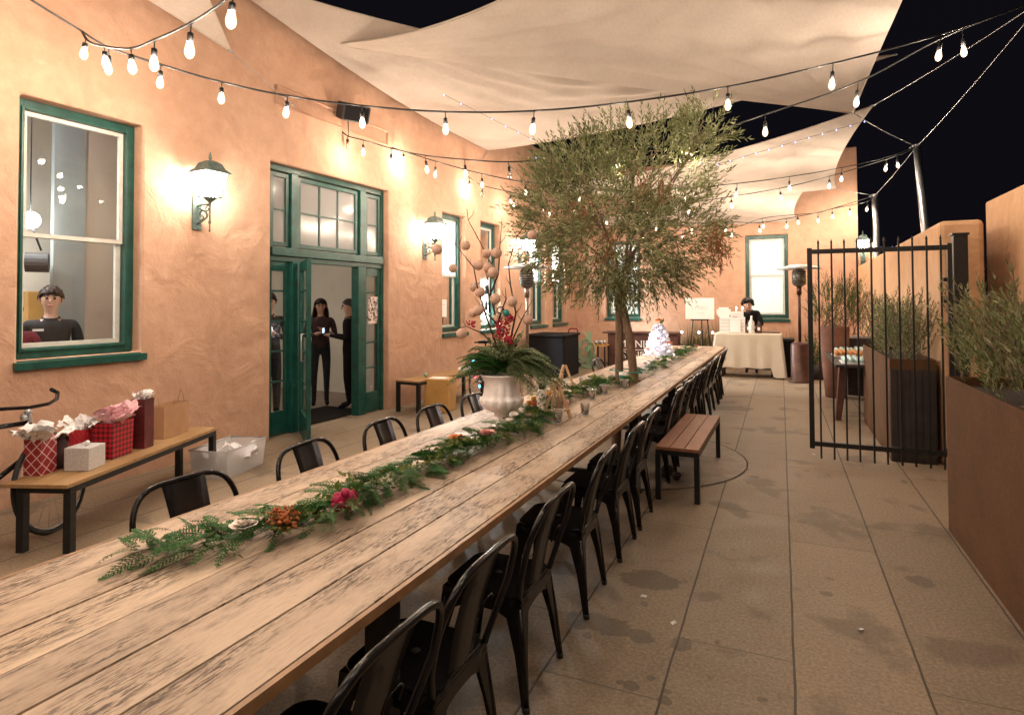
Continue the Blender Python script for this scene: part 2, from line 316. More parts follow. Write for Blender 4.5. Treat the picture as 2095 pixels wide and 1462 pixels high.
# ---------------------------------------------------------------- mesh helpers
class MB:
    def __init__(s): s.v = []; s.f = []; s.m = []; s.sm = []
    def add(s, vs, fs, mi=0, smooth=False):
        o = len(s.v); s.v += [tuple(p) for p in vs]
        for f in fs: s.f.append(tuple(i+o for i in f)); s.m.append(mi); s.sm.append(smooth)
        return s
    def box(s, a, b, mi=0, T=None):
        (x0,y0,z0),(x1,y1,z1) = a,b
        vs = [(x0,y0,z0),(x1,y0,z0),(x1,y1,z0),(x0,y1,z0),(x0,y0,z1),(x1,y0,z1),(x1,y1,z1),(x0,y1,z1)]
        if T: vs = [tuple(T @ Vector(p)) for p in vs]
        return s.add(vs, [(0,3,2,1),(4,5,6,7),(0,1,5,4),(1,2,6,5),(2,3,7,6),(3,0,4,7)], mi)
    def tube(s, pts, r, n=8, mi=0, closed=False, cap=True, smooth=True):
        pts = [Vector(p) for p in pts]; N = len(pts)
        rs = r if isinstance(r,(list,tuple)) else [r]*N
        vs = []; up = None
        for i,p in enumerate(pts):
            if closed: t = pts[(i+1)%N]-pts[i-1]
            else: t = pts[min(i+1,N-1)]-pts[max(i-1,0)]
            if t.length < 1e-9: t = Vector((0,0,1))
            t.normalize()
            if up is None:
                up = t.cross(Vector((0,0,1)));
                if up.length < .1: up = t.cross(Vector((1,0,0)))
            up = (up - t*up.dot(t));
            if up.length < 1e-6: up = t.orthogonal()
            up.normalize(); q = t.cross(up)
            for k in range(n):
                a = 2*pi*k/n; vs.append(p + (up*cos(a)+q*sin(a))*rs[i])
        fs = []
        for i in range(N if closed else N-1):
            j = (i+1)%N
            for k in range(n): fs.append((i*n+k, i*n+(k+1)%n, j*n+(k+1)%n, j*n+k))
        if cap and not closed: fs += [tuple(range(n-1,-1,-1)), tuple((N-1)*n+k for k in range(n))]
        return s.add(vs, fs, mi, smooth)
    def lathe(s, prof, c=(0,0,0), n=20, mi=0, mod=None, smooth=True, T=None):
        vs = []
        for (r,z) in prof:
            for k in range(n):
                a = 2*pi*k/n; rr = r*(mod(a,z) if mod else 1)
                p = Vector((c[0]+rr*cos(a), c[1]+rr*sin(a), c[2]+z)); vs.append(T @ p if T else p)
        fs = [(i*n+k, i*n+(k+1)%n, (i+1)*n+(k+1)%n, (i+1)*n+k) for i in range(len(prof)-1) for k in range(n)]
        if prof[0][0] > 1e-4: fs.append(tuple(range(n-1,-1,-1)))
        if prof[-1][0] > 1e-4: fs.append(tuple((len(prof)-1)*n+k for k in range(n)))
        return s.add(vs, fs, mi, smooth)
    def sph(s, c, r, n=12, mi=0, sc_=(1,1,1), T=None):
        m_ = max(4, n//2); prof = [(max(1e-5, sin(pi*i/m_)), -cos(pi*i/m_)) for i in range(m_+1)]
        vs = []
        for (q,z) in prof:
            for k in range(n):
                a = 2*pi*k/n; p = Vector((q*cos(a)*r*sc_[0], q*sin(a)*r*sc_[1], z*r*sc_[2]))
                if T: p = T @ p
                vs.append(Vector(c)+p)
        fs = [(i*n+k, i*n+(k+1)%n, (i+1)*n+(k+1)%n, (i+1)*n+k) for i in range(m_) for k in range(n)]
        return s.add(vs, fs, mi, True)
    def prism(s, poly, h, axis='z', mi=0, o=(0,0,0)):
        n = len(poly); vs = []
        for t in (0,h):
            for (a,b) in poly:
                p = {'z':(a,b,t),'y':(a,t,b),'x':(t,a,b)}[axis]; vs.append((p[0]+o[0],p[1]+o[1],p[2]+o[2]))
        fs = [tuple(range(n)), tuple(range(2*n-1,n-1,-1))] + [(i,(i+1)%n,n+(i+1)%n,n+i) for i in range(n)]
        return s.add(vs, fs, mi)
    def build(s, name, mats, parent=None, loc=None, rz=0, bevel=0, label=None, cat=None, group=None, kind=None, weld=False):
        me = bpy.data.meshes.new(name); me.from_pydata(s.v, [], s.f)
        if not isinstance(mats,(list,tuple)): mats = [mats]
        for m_ in mats: me.materials.append(M[m_] if isinstance(m_,str) else m_)
        me.polygons.foreach_set('material_index', s.m); me.polygons.foreach_set('use_smooth', s.sm)
        bm_ = bmesh.new(); bm_.from_mesh(me)
        if weld: bmesh.ops.remove_doubles(bm_, verts=bm_.verts, dist=1e-5)
        bmesh.ops.recalc_face_normals(bm_, faces=bm_.faces); bm_.to_mesh(me); bm_.free()
        me.update()
        o = bpy.data.objects.new(name, me); COL.objects.link(o)
        if parent: o.parent = parent
        if loc: o.location = loc
        o.rotation_euler = (0,0,rz)
        if bevel:
            md = o.modifiers.new('b','BEVEL'); md.width = bevel; md.segments = 2; md.limit_method = 'ANGLE'; md.angle_limit = radians(40)
        tag(o, label, cat, group, kind); return o
def tag(o, label=None, cat=None, group=None, kind=None):
    if label: o['label'] = label
    if cat: o['category'] = cat
    if group: o['group'] = group
    if kind: o['kind'] = kind
    return o
def thing(name, label, cat, loc=(0,0,0), rz=0, group=None):
    o = bpy.data.objects.new(name, None); COL.objects.link(o); o.location = loc; o.rotation_euler = (0,0,rz); o.empty_display_size = .1
    return tag(o, label, cat, group)
def dup(root, loc, rz, label=None, group=None):
    def cp(o, par):
        c = o.copy(); COL.objects.link(c)
        if par: c.parent = par
        for ch in list(kids.get(o.name, [])): cp(ch, c)
        return c
    kids = {}
    for o in list(COL.objects):
        if o.parent: kids.setdefault(o.parent.name, []).append(o)
    r = cp(root, None); r.location = loc; r.rotation_euler = (0,0,rz)
    if label: r['label'] = label
    if group: r['group'] = group
    return r
def leaves(name, mat, P, D, L, W, parent=None, up=None, fold=0.0, mats=None, mi=None, **kw):
    """P base points, D directions, L lengths, W widths -> diamond leaves in one mesh"""
    P = np.asarray(P,float); D = np.asarray(D,float); D /= np.linalg.norm(D,axis=1,keepdims=True)+1e-9
    n = len(P); L = np.broadcast_to(L,(n,)); W = np.broadcast_to(W,(n,))
    U = np.random.normal(size=(n,3)) if up is None else np.asarray(up,float)
    S = np.cross(D,U); S /= np.linalg.norm(S,axis=1,keepdims=True)+1e-9
    nn = np.cross(S,D)
    mid = P + D*(L*.45)[:,None] + nn*(L*fold)[:,None]
    V = np.stack([P, mid+S*(W*.5)[:,None], P+D*L[:,None], mid-S*(W*.5)[:,None]],1).reshape(-1,3)
    F = np.arange(4*n).reshape(n,4)
    me = bpy.data.meshes.new(name); me.vertices.add(4*n); me.vertices.foreach_set('co', V.ravel())
    me.loops.add(4*n); me.loops.foreach_set('vertex_index', F.ravel().astype(np.int32)); me.polygons.add(n)
    me.polygons.foreach_set('loop_start', np.arange(0,4*n,4,dtype=np.int32)); me.polygons.foreach_set('loop_total', np.full(n,4,dtype=np.int32))
    for m_ in (mats or [mat]): me.materials.append(M[m_])
    if mi is not None: me.polygons.foreach_set('material_index', np.asarray(mi,dtype=np.int32))
    me.update(calc_edges=True); me.validate()
    o = bpy.data.objects.new(name, me); COL.objects.link(o)
    if parent: o.parent = parent
    return tag(o, **kw)
def bez(a,b,c,n=10):
    a,b,c = Vector(a),Vector(b),Vector(c); return [a*(1-t)**2+b*2*t*(1-t)+c*t*t for t in [i/n for i in range(n+1)]]
def text_mesh(s, size, mat, parent, loc, rot, ext=.002, name='lettering', align='CENTER', label=None):
    cu = bpy.data.curves.new(name, 'FONT'); cu.body = s; cu.size = size; cu.extrude = ext; cu.align_x = align; cu.align_y = 'CENTER'
    o = bpy.data.objects.new(name+'_c', cu); COL.objects.link(o); dg = bpy.context.evaluated_depsgraph_get()
    me = bpy.data.meshes.new_from_object(o.evaluated_get(dg)); bpy.data.objects.remove(o)
    me.materials.clear(); me.materials.append(M[mat]); t = bpy.data.objects.new(name, me); COL.objects.link(t); t.parent = parent
    t.location = loc; t.rotation_euler = rot
    return tag(t, label)

# ---------------------------------------------------------------- ground
g = MB(); g.add([(-60,-60,0),(60,-60,0),(60,90,0),(-60,90,0)], [(0,1,2,3)])
g.build('ground', 'paver', kind='structure')
d_ = MB(); d_.lathe([(0.0001,.0005),(1.18,.0005),(1.185,.004),(.0001,.0041)], (-1.5,6.2,0), 64, smooth=False)
rg_ = MB(); rg_.add([(-1.5+r_q*cos(k*pi/32),6.2+r_q*sin(k*pi/32),.0046) for r_q in (1.181,1.196) for k in range(64)], [(k,(k+1)%64,64+(k+1)%64,64+k) for k in range(64)]); rg_.build('pavement_joint', 'soil', kind='structure')
m_, nt_, b_ = newmat('round_patch'); nt_.links.new(ramp(nt_, noise(nt_, 7, 5, .7, coord(nt_)), [(.3,(.19,.148,.112)),(.7,(.31,.248,.19))]), b_.inputs['Base Color']); b_.inputs['Roughness'].default_value=.7; M['patch']=m_
# concrete collar of the tree pit
d_.build('pavement_patch', 'patch', kind='structure')

# ---------------------------------------------------------------- building (left wing: wall plane x = -5.60 + .04 y, local x points to the courtyard, local y runs along)
WA = -math.atan(.04)
bld = thing('cafe_building', 'tan stucco building with green windows and glazed entrance wrapping two sides of the patio', 'building', (-5.6,0,0), WA)
def cellwall(mb, u0,u1,z0,z1, holes, t, top=None):
    """wall in (u,z), outer face at 0, inner at -t ; returns verts via function"""
    us = sorted(set([u0,u1]+[h[0] for h in holes]+[h[1] for h in holes])); zs = sorted(set([z0,z1]+[h[2] for h in holes]+[h[3] for h in holes]))
    def inh(a,b): return any(h[0]-1e-6<=a and b[0] <= h[1]+1e-6 and h[2]-1e-6<=b[1] and b[2]<=h[3]+1e-6 for h in holes)
    solid = {}
    for i in range(len(us)-1):
        for j in range(len(zs)-1):
            solid[i,j] = not any(h[0]-1e-6<=us[i] and us[i+1]<=h[1]+1e-6 and h[2]-1e-6<=zs[j] and zs[j+1]<=h[3]+1e-6 for h in holes)
    F = []
    for (i,j),s_ in solid.items():
        if not s_: continue
        a,b,c,d = us[i],us[i+1],zs[j],zs[j+1]
        F.append([(0,a,c),(0,b,c),(0,b,d),(0,a,d)]); F.append([(-t,a,c),(-t,a,d),(-t,b,d),(-t,b,c)])
        for di,dj,q in ((-1,0,[(0,a,c),(0,a,d),(-t,a,d),(-t,a,c)]),(1,0,[(0,b,c),(-t,b,c),(-t,b,d),(0,b,d)]),(0,-1,[(0,a,c),(-t,a,c),(-t,b,c),(0,b,c)]),(0,1,[(0,a,d),(0,b,d),(-t,b,d),(-t,a,d)])):
            if not solid.get((i+di,j+dj), False): F.append(q)
    for q in F: mb.add(q, [(0,1,2,3)])
WT = .28
wins = [(2.76,3.74,1.13,3.25),(8.89,9.66,1.05,3.12),(10.22,11.02,1.05,3.12),(12.46,13.36,1.05,3.12),(13.78,14.68,1.05,3.12)]
door = (5.24,7.42,0.0,3.23)
mb = MB(); cellwall(mb, -4.0, 15.70, -.05, 5.12, [w_ for w_ in wins]+[(door[0],door[1],-.05,door[3])], WT)
# recessed vent panel
mb.build('wall', 'stucco', bld, bevel=.022, weld=True)
v = MB(); v.add([(.003,5.30,3.92),(.003,7.38,3.90),(.003,7.38,4.10),(.003,5.30,4.13)], [(0,1,2,3)])
v.tube([(.012,5.30,3.92),(.012,7.38,3.90)], .012, 5); v.tube([(.012,5.30,4.13),(.012,7.38,4.10)], .014, 5); v.tube([(.012,5.30,3.92),(.012,5.30,4.13)], .012, 5); v.tube([(.012,7.38,3.9),(.012,7.38,4.10)], .012, 5)
for k in range(12): v.tube([(.008,5.32,3.935+k*.0155),(.008,7.36,3.915+k*.0155)], .003, 4)
v.build('vent_panel', 'stucco', bld)
# back wing
back = MB(); holes_b = [(-.76,.17,1.16,3.13),(-4.18,-3.28,1.16,3.13)]
def rot90(mb):  # (depth, u, z) -> world-like x=u, y=-depth
    mb.v = [(p[1], -p[0], p[2]) for p in mb.v]; return mb
BY = 15.42
cellwall(back, -5.6, 1.60, -.05, 5.02, holes_b, .3); rot90(back)
bw = back.build('wall', 'stucco', bld, bevel=.02, weld=True)
inv = Matrix.Translation((-5.6,0,0)) @ Matrix.Rotation(WA,4,'Z')
inv = inv.inverted()
def place_in_bld(o, x, y, z=0, rz=0):
    mwl = inv @ Matrix.Translation((x,y,z)) @ Matrix.Rotation(rz,4,'Z'); o.matrix_parent_inverse = Matrix(); o.location = mwl.to_translation(); o.rotation_euler = (0,0,mwl.to_euler().z)
place_in_bld(bw, 0, BY)
def frame_boxes(mb, y0,y1,z0,z1, x0,x1, t):
    mb.box((x0,y0,z0),(x1,y0+t,z1)); mb.box((x0,y1-t,z0),(x1,y1,z1)); mb.box((x0,y0+t,z0),(x1,y1-t,z0+t)); mb.box((x0,y0+t,z1-t),(x1,y1-t,z1))
def window(y0,y1,z0,z1, par, place=None, blind=False, bar=.48, sill_out=.05, rec=.13):
    f = MB(); frame_boxes(f, y0-.01,y1+.01,z0,z1+.01, -rec-.07,-rec, .09); frame_boxes(f, y0+.06,y1-.06,z0+.06,z1-.06, -rec-.03,-rec+.018, .022)
    fo = f.build('window', 'green', par, bevel=.004)
    s = MB(); s.box((-rec,y0-.0,z0-.07),(.0,y1,z0-.002)); s.box((.0005,y0-.03,z0-.075),(sill_out,y1+.03,z0-.012)); s.build('sill', 'green', fo, bevel=.004)
    sh = MB(); a,b,c,d = y0+.085,y1-.085,z0+.085,z1-.085; zm = c+(d-c)*bar
    frame_boxes(sh, a,b,zm-.02,d, -rec-.062,-rec-.030, .035); frame_boxes(sh, a,b,c,zm+.018, -rec-.095,-rec-.064, .04)
    sh.build('sash', 'white_sash', fo)
    gl = MB(); gl.add([(-rec-.045,a+.01,zm),(-rec-.045,b-.01,zm),(-rec-.045,b-.01,d-.01),(-rec-.045,a+.01,d-.01)], [(0,1,2,3)]); gl.add([(-rec-.08,a+.01,c+.01),(-rec-.08,b-.01,c+.01),(-rec-.08,b-.01,zm),(-rec-.08,a+.01,zm)], [(0,1,2,3)])
    gl.build('pane', 'glass', fo)
    if blind:
        bl = MB(); bl.box((-rec-.16,a-.02,c),(-rec-.15,b+.02,d)); bl.build('roller_blind', 'blind', fo)
    return fo
M['pendant_glow'] = emis('pendant_lamp_glass', (1.0,.98,.92), 40)
M['blind'] = emis('lit_roller_blind', (.66,.70,.66), .62, 'NONE')  # blind glows by itself, standing in for room light behind it
for i,(a,b,c,d) in enumerate(wins): window(a,b,c,d, bld)
for (a,b,c,d) in holes_b:
    fo = window(a,b,c,d, bld, blind=True, bar=.52, sill_out=.05)
    # rotate: local x(out) -> world -y ; local y -> world x
    for o in [fo]+[c_ for c_ in COL.objects if c_.parent==fo]:
        o.data.transform(Matrix(((0,1,0,0),(-1,0,0,0),(0,0,1,0),(0,0,0,1))))
    place_in_bld(fo, 0, BY)
# ---------------- entrance : glazed timber doors with transom
R = -.09; T0 = R-.08
M['glass_frost'] = glass('frosted_transom_glass', (.75,.73,.76), 1.4, .12, .30)
def gp(par, q, name='pane', mat='glass'):
    g_ = MB()
    for (x,y0,y1,z0,z1) in q: g_.add([(x,y0,z0),(x,y1,z0),(x,y1,z1),(x,y0,z1)], [(0,1,2,3)])
    return g_.build(name, mat, par)
en = MB()
en.box((T0,5.24,0),(R,5.30,3.23)); en.box((T0,7.36,0),(R,7.42,3.23)); en.box((T0,5.30,3.16),(R,7.36,3.23))        # outer frame
en.box((T0-.02,5.30,2.14),(R+.05,7.36,2.24)); en.box((T0,5.30,2.075),(R+.012,7.36,2.14))                               # transom bar
en.box((T0,5.62,2.24),(R+.02,5.73,3.16)); en.box((T0,6.88,2.24),(R+.02,7.00,3.16))                                     # transom mullions
en.box((T0-.03,5.62,0),(R+.04,5.77,2.075)); en.box((T0-.03,6.84,0),(R+.02,7.0,2.075))                                    # door posts
ent = en.build('entrance_frame', 'green', bld, bevel=.006)
for (a,b,nx,nz) in ((5.32,5.61,1,2),(5.75,6.86,3,2),(7.02,7.35,1,2)):
    t = MB(); frame_boxes(t, a,b,2.26,3.14, R-.055,R-.012, .05)
    for i in range(1,nx): y = a+.05+(b-a-.1)*i/nx; t.box((R-.048,y-.011,2.31),(R-.02,y+.011,3.09))
    for j in range(1,nz): z = 2.31+.78*j/nz; t.box((R-.046,a+.05,z-.011),(R-.022,b-.05,z+.011))
    to = t.build('transom_window', 'green', bld, bevel=.003); gp(to, [(R-.035,a+.04,b-.04,2.3,3.1)], 'pane', 'glass_frost')
def glazed_leaf(w_, h, par, name, label=None):
    f = MB(); x0,x1 = -.022,.022
    e_ = .10 if w_>.5 else .055
    f.box((x0,0,0),(x1,e_,h)); f.box((x0,w_-e_,0),(x1,w_,h)); f.box((x0,e_,0),(x1,w_-e_,.28)); f.box((x0,e_,h-.11),(x1,w_-e_,h))
    for z in (.62,.98,1.34,1.70): f.box((-.012,e_,z),(.012,w_-e_,z+.022))
    o = f.build(name, 'green', par, bevel=.004, label=label); gp(o, [(0,e_-.01,w_-e_+.01,.27,h-.1)]); return o
def slab_leaf(y0,y1): 
    o = glazed_leaf(y1-y0, 2.06, bld, 'door'); o.location = (R-.04,y0,.01); return o
slab_leaf(5.30,5.62); slab_leaf(7.0,7.36)
dl = glazed_leaf(.84, 2.06, bld, 'door', 'open glazed door leaf seen edge on')
h_ = MB(); h_.tube([(.03,.78,.92),(.075,.78,.92),(.075,.78,1.22),(.03,.78,1.22)], .011, 6); h_.build('handle', 'steel', dl)
# leaf hinged at the left post, swung out into the patio along the sight line
dl.location = (R+.065,5.735,.01); dl.rotation_euler = (0,0,radians(-128.7))
po = MB(); po.box((R-.075,7.10,1.28),(R-.07,7.28,1.62)); 
m_, nt_, b_ = newmat('poster_print'); nt_.links.new(ramp(nt_, noise(nt_, 22, 3, .8, coord(nt_)), [(.46,(.03,.02,.02)),(.52,(.75,.62,.58))]), b_.inputs['Base Color']); M['poster']=m_
pz = MB(); pz.box((R-.012,7.08,1.27),(R-.008,7.29,1.66)); pz.build('poster', 'poster', bld)
# ---------------- interior rooms (children of the building)
def room(y0,y1,x0,x1,h, wmat, fl='inner_floor'):
    r_ = MB()
    for q in ([(x0,y0,0),(x0,y1,0),(x0,y1,h),(x0,y0,h)], [(x0,y0,0),(x1,y0,0),(x1,y0,h),(x0,y0,h)], [(x0,y1,0),(x1,y1,0),(x1,y1,h),(x0,y1,h)], [(x0,y0,h),(x1,y0,h),(x1,y1,h),(x0,y1,h)]): r_.add(q, [(0,1,2,3)])
    r_.build('interior_wall', wmat, bld)
    f_2 = MB(); f_2.add([(x0,y0,.006),(x1,y0,.006),(x1,y1,.006),(x0,y1,.006)], [(0,1,2,3)]); f_2.build('interior_floor', fl, bld)
IX = -WT-.012
room(.5,5.02,-5.0,IX,3.9,'inner_cream'); room(5.06,8.4,-3.6,IX,3.4,'inner_wall'); room(8.46,15.3,-4.2,IX,3.5,'inner_wall')
def ceil_lamp(x,y,z,r, drop=.12, mt='ceil_light'):
    c_ = MB(); c_.lathe([(.03,z+drop),(.03,z+.05),(r,z+.04),(r*1.02,z)], (x,y,0), 20); o = c_.build('ceiling_light', 'white_plastic', bld)
    q = MB(); q.lathe([(.0001,z-.03),(r*.6,z-.026),(r*.98,z-.002),(.0001,z-.001)], (x,y,0), 20); q.build('diffuser', mt, o)
ceil_lamp(-1.35,2.3,3.2,.22,.7); ceil_lamp(-1.0,3.25,3.75,.09,.1)
pn = MB(); pn.tube([(-1.42,3.5,2.50),(-1.42,3.5,3.88)],.006,5); po_ = pn.build('pendant_lamp','black_matte',bld); pn = MB(); pn.sph((-1.42,3.50,2.42),.085,18); pn.build('globe','pendant_glow',po_)
dr = MB(); dr.tube([(-1.50,3.50,2.0),(-1.40,3.66,2.0)],.10,18,smooth=False); dr.tube([(-1.42,3.6,2.12),(-1.42,3.5,2.40)],.01,5); dr.build('spotlight','speaker',bld)
ceil_lamp(-2.4,6.0,3.25,.16,.12,'hall_light')
for y in (9.4,11.2,13.2,14.5): ceil_lamp(-1.5,y,3.2,.26,.3,'cool_light')
# things of the first room: grey screen wall, white column, cabinet
p = MB(); p.box((-1.56,3.75,0),(-1.50,4.06,3.85)); p.build('screen_wall', 'inner_grey', bld)
p = MB(); p.box((-1.66,4.062,0),(-1.52,5.01,3.85)); p.build('partition', 'inner_cream', bld)
p = MB(); p.box((-2.75,1.2,0),(-2.7,5.0,3.85)); p.build('partition', 'inner_wall', bld)
p = MB(); p.box((-2.6,3.85,.1),(-2.2,4.2,1.72)); p.build('cabinet', 'box_wood', bld, bevel=.01)
# hall behind the entrance: far door, framed door, dado
M['grey_door'] = simple('blue_grey_door', (.10,.12,.15), .4, 0, .2, 4)
p = MB(); p.box((-3.59,5.6,0),(-3.53,6.55,2.35)); o = p.build('inner_door', 'brown_paint', bld, bevel=.01); q = MB(); q.box((-3.528,5.68,.05),(-3.52,6.47,2.27)); q.build('panel', 'inner_wall', o)
p = MB(); p.box((-3.59,7.05,0),(-3.53,8.1,2.4)); o = p.build('inner_door', 'black_matte', bld, bevel=.01); q = MB(); q.box((-3.528,7.13,.05),(-3.52,8.02,2.32)); q.build('panel', 'grey_door', o)
p = MB(); p.box((-3.58,5.07,0),(-3.50,8.39,.14)); p.build('skirting', 'black_matte', bld)
p = MB(); p.box((-1.0,5.9,.008),(-.2,7.2,.02)); p.build('door_mat', 'black_cloth', bld)
# shelving with jars behind the far windows
for (y0,n_) in ((9.75,6),(12.9,6),(14.7,3)):
    sh = MB()
    for z in (.95,1.35,1.75,2.15): sh.box((-1.9,y0,z),(-1.5,y0+1.1,z+.03))
    sh.box((-1.9,y0-.03,.0),(-1.5,y0,2.3)); sh.box((-1.9,y0+1.1,0),(-1.5,y0+1.13,2.3)); so = sh.build('shelf_unit', 'grey_door', bld)
    for z in (.98,1.38,1.78):
        for k in range(n_):
            j = MB(); j.lathe([(.05,0),(.055,.14),(.03,.18),(.03,.22),(.0001,.221)], (-1.7,y0+.12+k*.17,z), 10); j.build('jar', random.choice(['white_plastic','teal','box_wood','steel','navy']), so)

# ---------------- garden walls to the right
def gwall(name, poly, x0, x1, label, mat='stucco2', bev=.05):
    g_ = MB(); g_.prism(poly, x1-x0, 'x'); o = g_.build(name, mat, None, (x0,0,0), bevel=bev, label=label, cat='wall'); return o
w1 = MB(); w1.prism([(0,-.05),(8.9,-.05),(8.9,2.34),(0,2.34)], .36, 'x')
w1.build('garden_wall', 'stucco2', None, (1.40,6.98,0), rz=radians(-1.2), bevel=.045, label='long low tan stucco wall behind the iron gate post with a rounded end', cat='wall')
w2 = MB(); w2.prism([(-6,-.05),(0,-.05),(0,2.62),(-6,2.62)], .4, 'x')
w2.build('garden_wall', 'stucco2', None, (2.0,7.9,0), bevel=.03, label='tall orange stucco wall rising behind the nearest planter at the right edge', cat='wall')
# ---------------------------------------------------------------- wall lanterns
def lantern_builder(name, label, loc, rz, group='lit lanterns along the walls'):
    t = thing(name, label, 'wall lantern', loc, rz, group)   # local: x outwards from wall, z up, origin at back plate centre bottom
    b = MB(); b.prism([(-.05,0),(.05,0),(.05,.38),(.03,.42),(-.03,.42),(-.05,.38)], .022, 'x'); b.build('back_plate', 'lantern', t, bevel=.006)
    a = MB(); cx = .21
    a.tube([(.02,0,.24),(.10,0,.255),(cx,0,.25)], .010, 8)
    a.tube([(.02,0,.06)]+[( .02+.16*sin(k*pi/8*1.0)*1.0, 0, .06+.17*(k/8.0)) for k in range(1,9)], .009, 8)
    sp_ = [(.095+.075*(1-k/16)*cos(k*pi/6), 0, .13+.075*(1-k/16)*sin(k*pi/6)) for k in range(15)]; a.tube(sp_, .008, 7)
    sp_ = [(.175+.035*(1-k/14)*cos(k*pi/5+1), 0, .205+.035*(1-k/14)*sin(k*pi/5+1)) for k in range(11)]; a.tube(sp_, .007, 7)
    a.lathe([(.0001,-.03),(.012,-.02),(.006,.0),(.006,.05),(.014,.06),(.014,.075),(.008,.09),(.010,.25),(.02,.27),(.055,.30),(.075,.315)], (cx,0,0), 12)
    a.build('bracket', 'lantern', t)
    q = MB()
    for sx,sy in ((1,1),(1,-1),(-1,1),(-1,-1)): q.tube([(cx+sx*.072,sy*.072,.325),(cx+sx*.118,sy*.118,.56)], .0065, 5)
    for z,w_ in ((.322,.078),(.562,.122)):
        q.tube([(cx+w_,w_,z),(cx+w_,-w_,z),(cx-w_,-w_,z),(cx-w_,w_,z)], .008, 5, closed=True)
    q.build('cage', 'lantern', t)
    g_ = MB(); z0,z1,a0,a1 = .325,.558,.070,.115
    c0 = [(cx+a0,a0,z0),(cx+a0,-a0,z0),(cx-a0,-a0,z0),(cx-a0,a0,z0)]; c1 = [(cx+a1,a1,z1),(cx+a1,-a1,z1),(cx-a1,-a1,z1),(cx-a1,a1,z1)]
    g_.add(c0+c1, [(0,1,5,4),(1,2,6,5),(2,3,7,6),(3,0,4,7),(3,2,1,0)]); g_.build('glass', 'lantern_glass', t)
    r_ = MB(); pr = [(.175,.560),(.168,.575),(.125,.605),(.095,.66),(.045,.685),(.02,.69)]
    n = 4; vs=[]; 
    for (rr,z) in pr:
        for k in range(4): an = pi/4+k*pi/2; vs.append((cx+rr*1.0*sqrt(1)*cos(an)*1.15, rr*sin(an)*1.15, z))
    fs = [(i*4+k, i*4+(k+1)%4, (i+1)*4+(k+1)%4, (i+1)*4+k) for i in range(len(pr)-1) for k in range(4)]+[(3,2,1,0)]
    r_.add(vs, fs); r_.lathe([(.012,.685),(.01,.70),(.020,.715),(.010,.728),(.016,.742),(.008,.755),(.004,.775),(.0001,.778)], (cx,0,0), 10)
    r_.build('roof', 'lantern', t, bevel=.003)
    return t
def wpt(s, d=0):  # wall-local -> world
    c_,s_ = cos(WA), sin(WA); return (-5.6+d*c_-s*s_, d*s_+s*c_)
L1 = lantern_builder('wall_lantern', 'lit black lantern on the stucco between the large window and the entrance', (*wpt(4.29,.0),2.32), WA)
for (s,z,lb) in ((8.34,2.27,'second lit wall lantern, just right of the entrance'),(11.90,2.33,'third lit wall lantern, above the left patio heater beside the tree crown')):
    dup(L1, (*wpt(s),z), WA, lb)
dup(L1, (1.72,15.75,2.36), radians(-95), 'lit lantern beyond the iron gate at the right end of the far wall')
pst = MB(); pst.box((1.62,15.9,0),(1.95,16.2,2.9)); pst.build('stucco_pier', 'stucco2', label='dark stucco pier beyond the far end of the garden wall', cat='pier', bevel=.02)
# speaker on the wall
sp = thing('wall_speaker', 'dark grey loudspeaker mounted high on the stucco above the entrance', 'speaker', (*wpt(6.47,.0),4.10))
b = MB(); b.prism([(-.19,-.10),(.19,-.10),(.19,.12),(-.19,.12)], .24, 'x'); o = b.build('cabinet', 'speaker', sp, bevel=.02); o.location = (.09,0,.03); o.rotation_euler = (0,radians(22),radians(-28))
b = MB(); b.prism([(-.16,-.08),(.16,-.08),(.16,.10),(-.16,.10)], .012, 'x'); o = b.build('grille', 'black_cloth', o); o.location=(.239,0,0)
b = MB(); b.tube([(0,0,0),(.10,0,.0)], .03, 8); b.tube([(.02,.05,-.02),(.03,.05,-.25),(.02,.03,-.38)], .006, 5); b.build('bracket', 'speaker', sp)

# ---------------------------------------------------------------- string lights
PN = (2.2,6.8,4.27); PP1 = (2.2,12.4,4.25); PP2 = (1.9,15.14,3.85); HA = (-4.81,2.81,3.64)
def bulbpart(t, top, drop, lit=True, power=BULB_W, r=.026):
    """socket (black, hanging from the wire) with a pear-shaped bulb below"""
    s = MB(); s.tube([(0,0,0),(0,0,-drop*.55)], .0045, 5); s.lathe([(.008,-drop*.5),(.017,-drop*.56),(.019,-drop),(.012,-drop-.002)], n=10); s.sph((0,0,0),.011,6)
    so = s.build('socket', 'black_matte', t); so.location = top; so.rotation_euler = (random.uniform(-.13,.13),random.uniform(-.13,.13),0)
    b = MB(); z = -drop-.004; b.lathe([(.014,z),(.020,z-.015),(r,z-.045),(r*1.02,z-.058),(r*.8,z-.078),(r*.35,z-.090),(.0001,z-.092)], n=12)
    bo = b.build('bulb', 'bulb' if lit else 'cup', so)
    if lit:
        f = MB(); f.lathe([(.005,z-.02),(.013,z-.03),(.016,z-.055),(.008,z-.068),(.0001,z-.069)], n=8); f.build('bulb', 'filament', so)
        ld = bpy.data.lights.new('bulb_light','POINT'); ld.energy = power; ld.color = (1.0,.80,.61); ld.shadow_soft_size = .028
        lo = bpy.data.objects.new('bulb_light', ld); COL.objects.link(lo); lo.parent = t; lo.location = (top[0],top[1],top[2]-drop-.055)
def nearer(pts, k): return [(x*k,y*k,1.58+(z-1.58)*k) for (x,y,z) in pts]
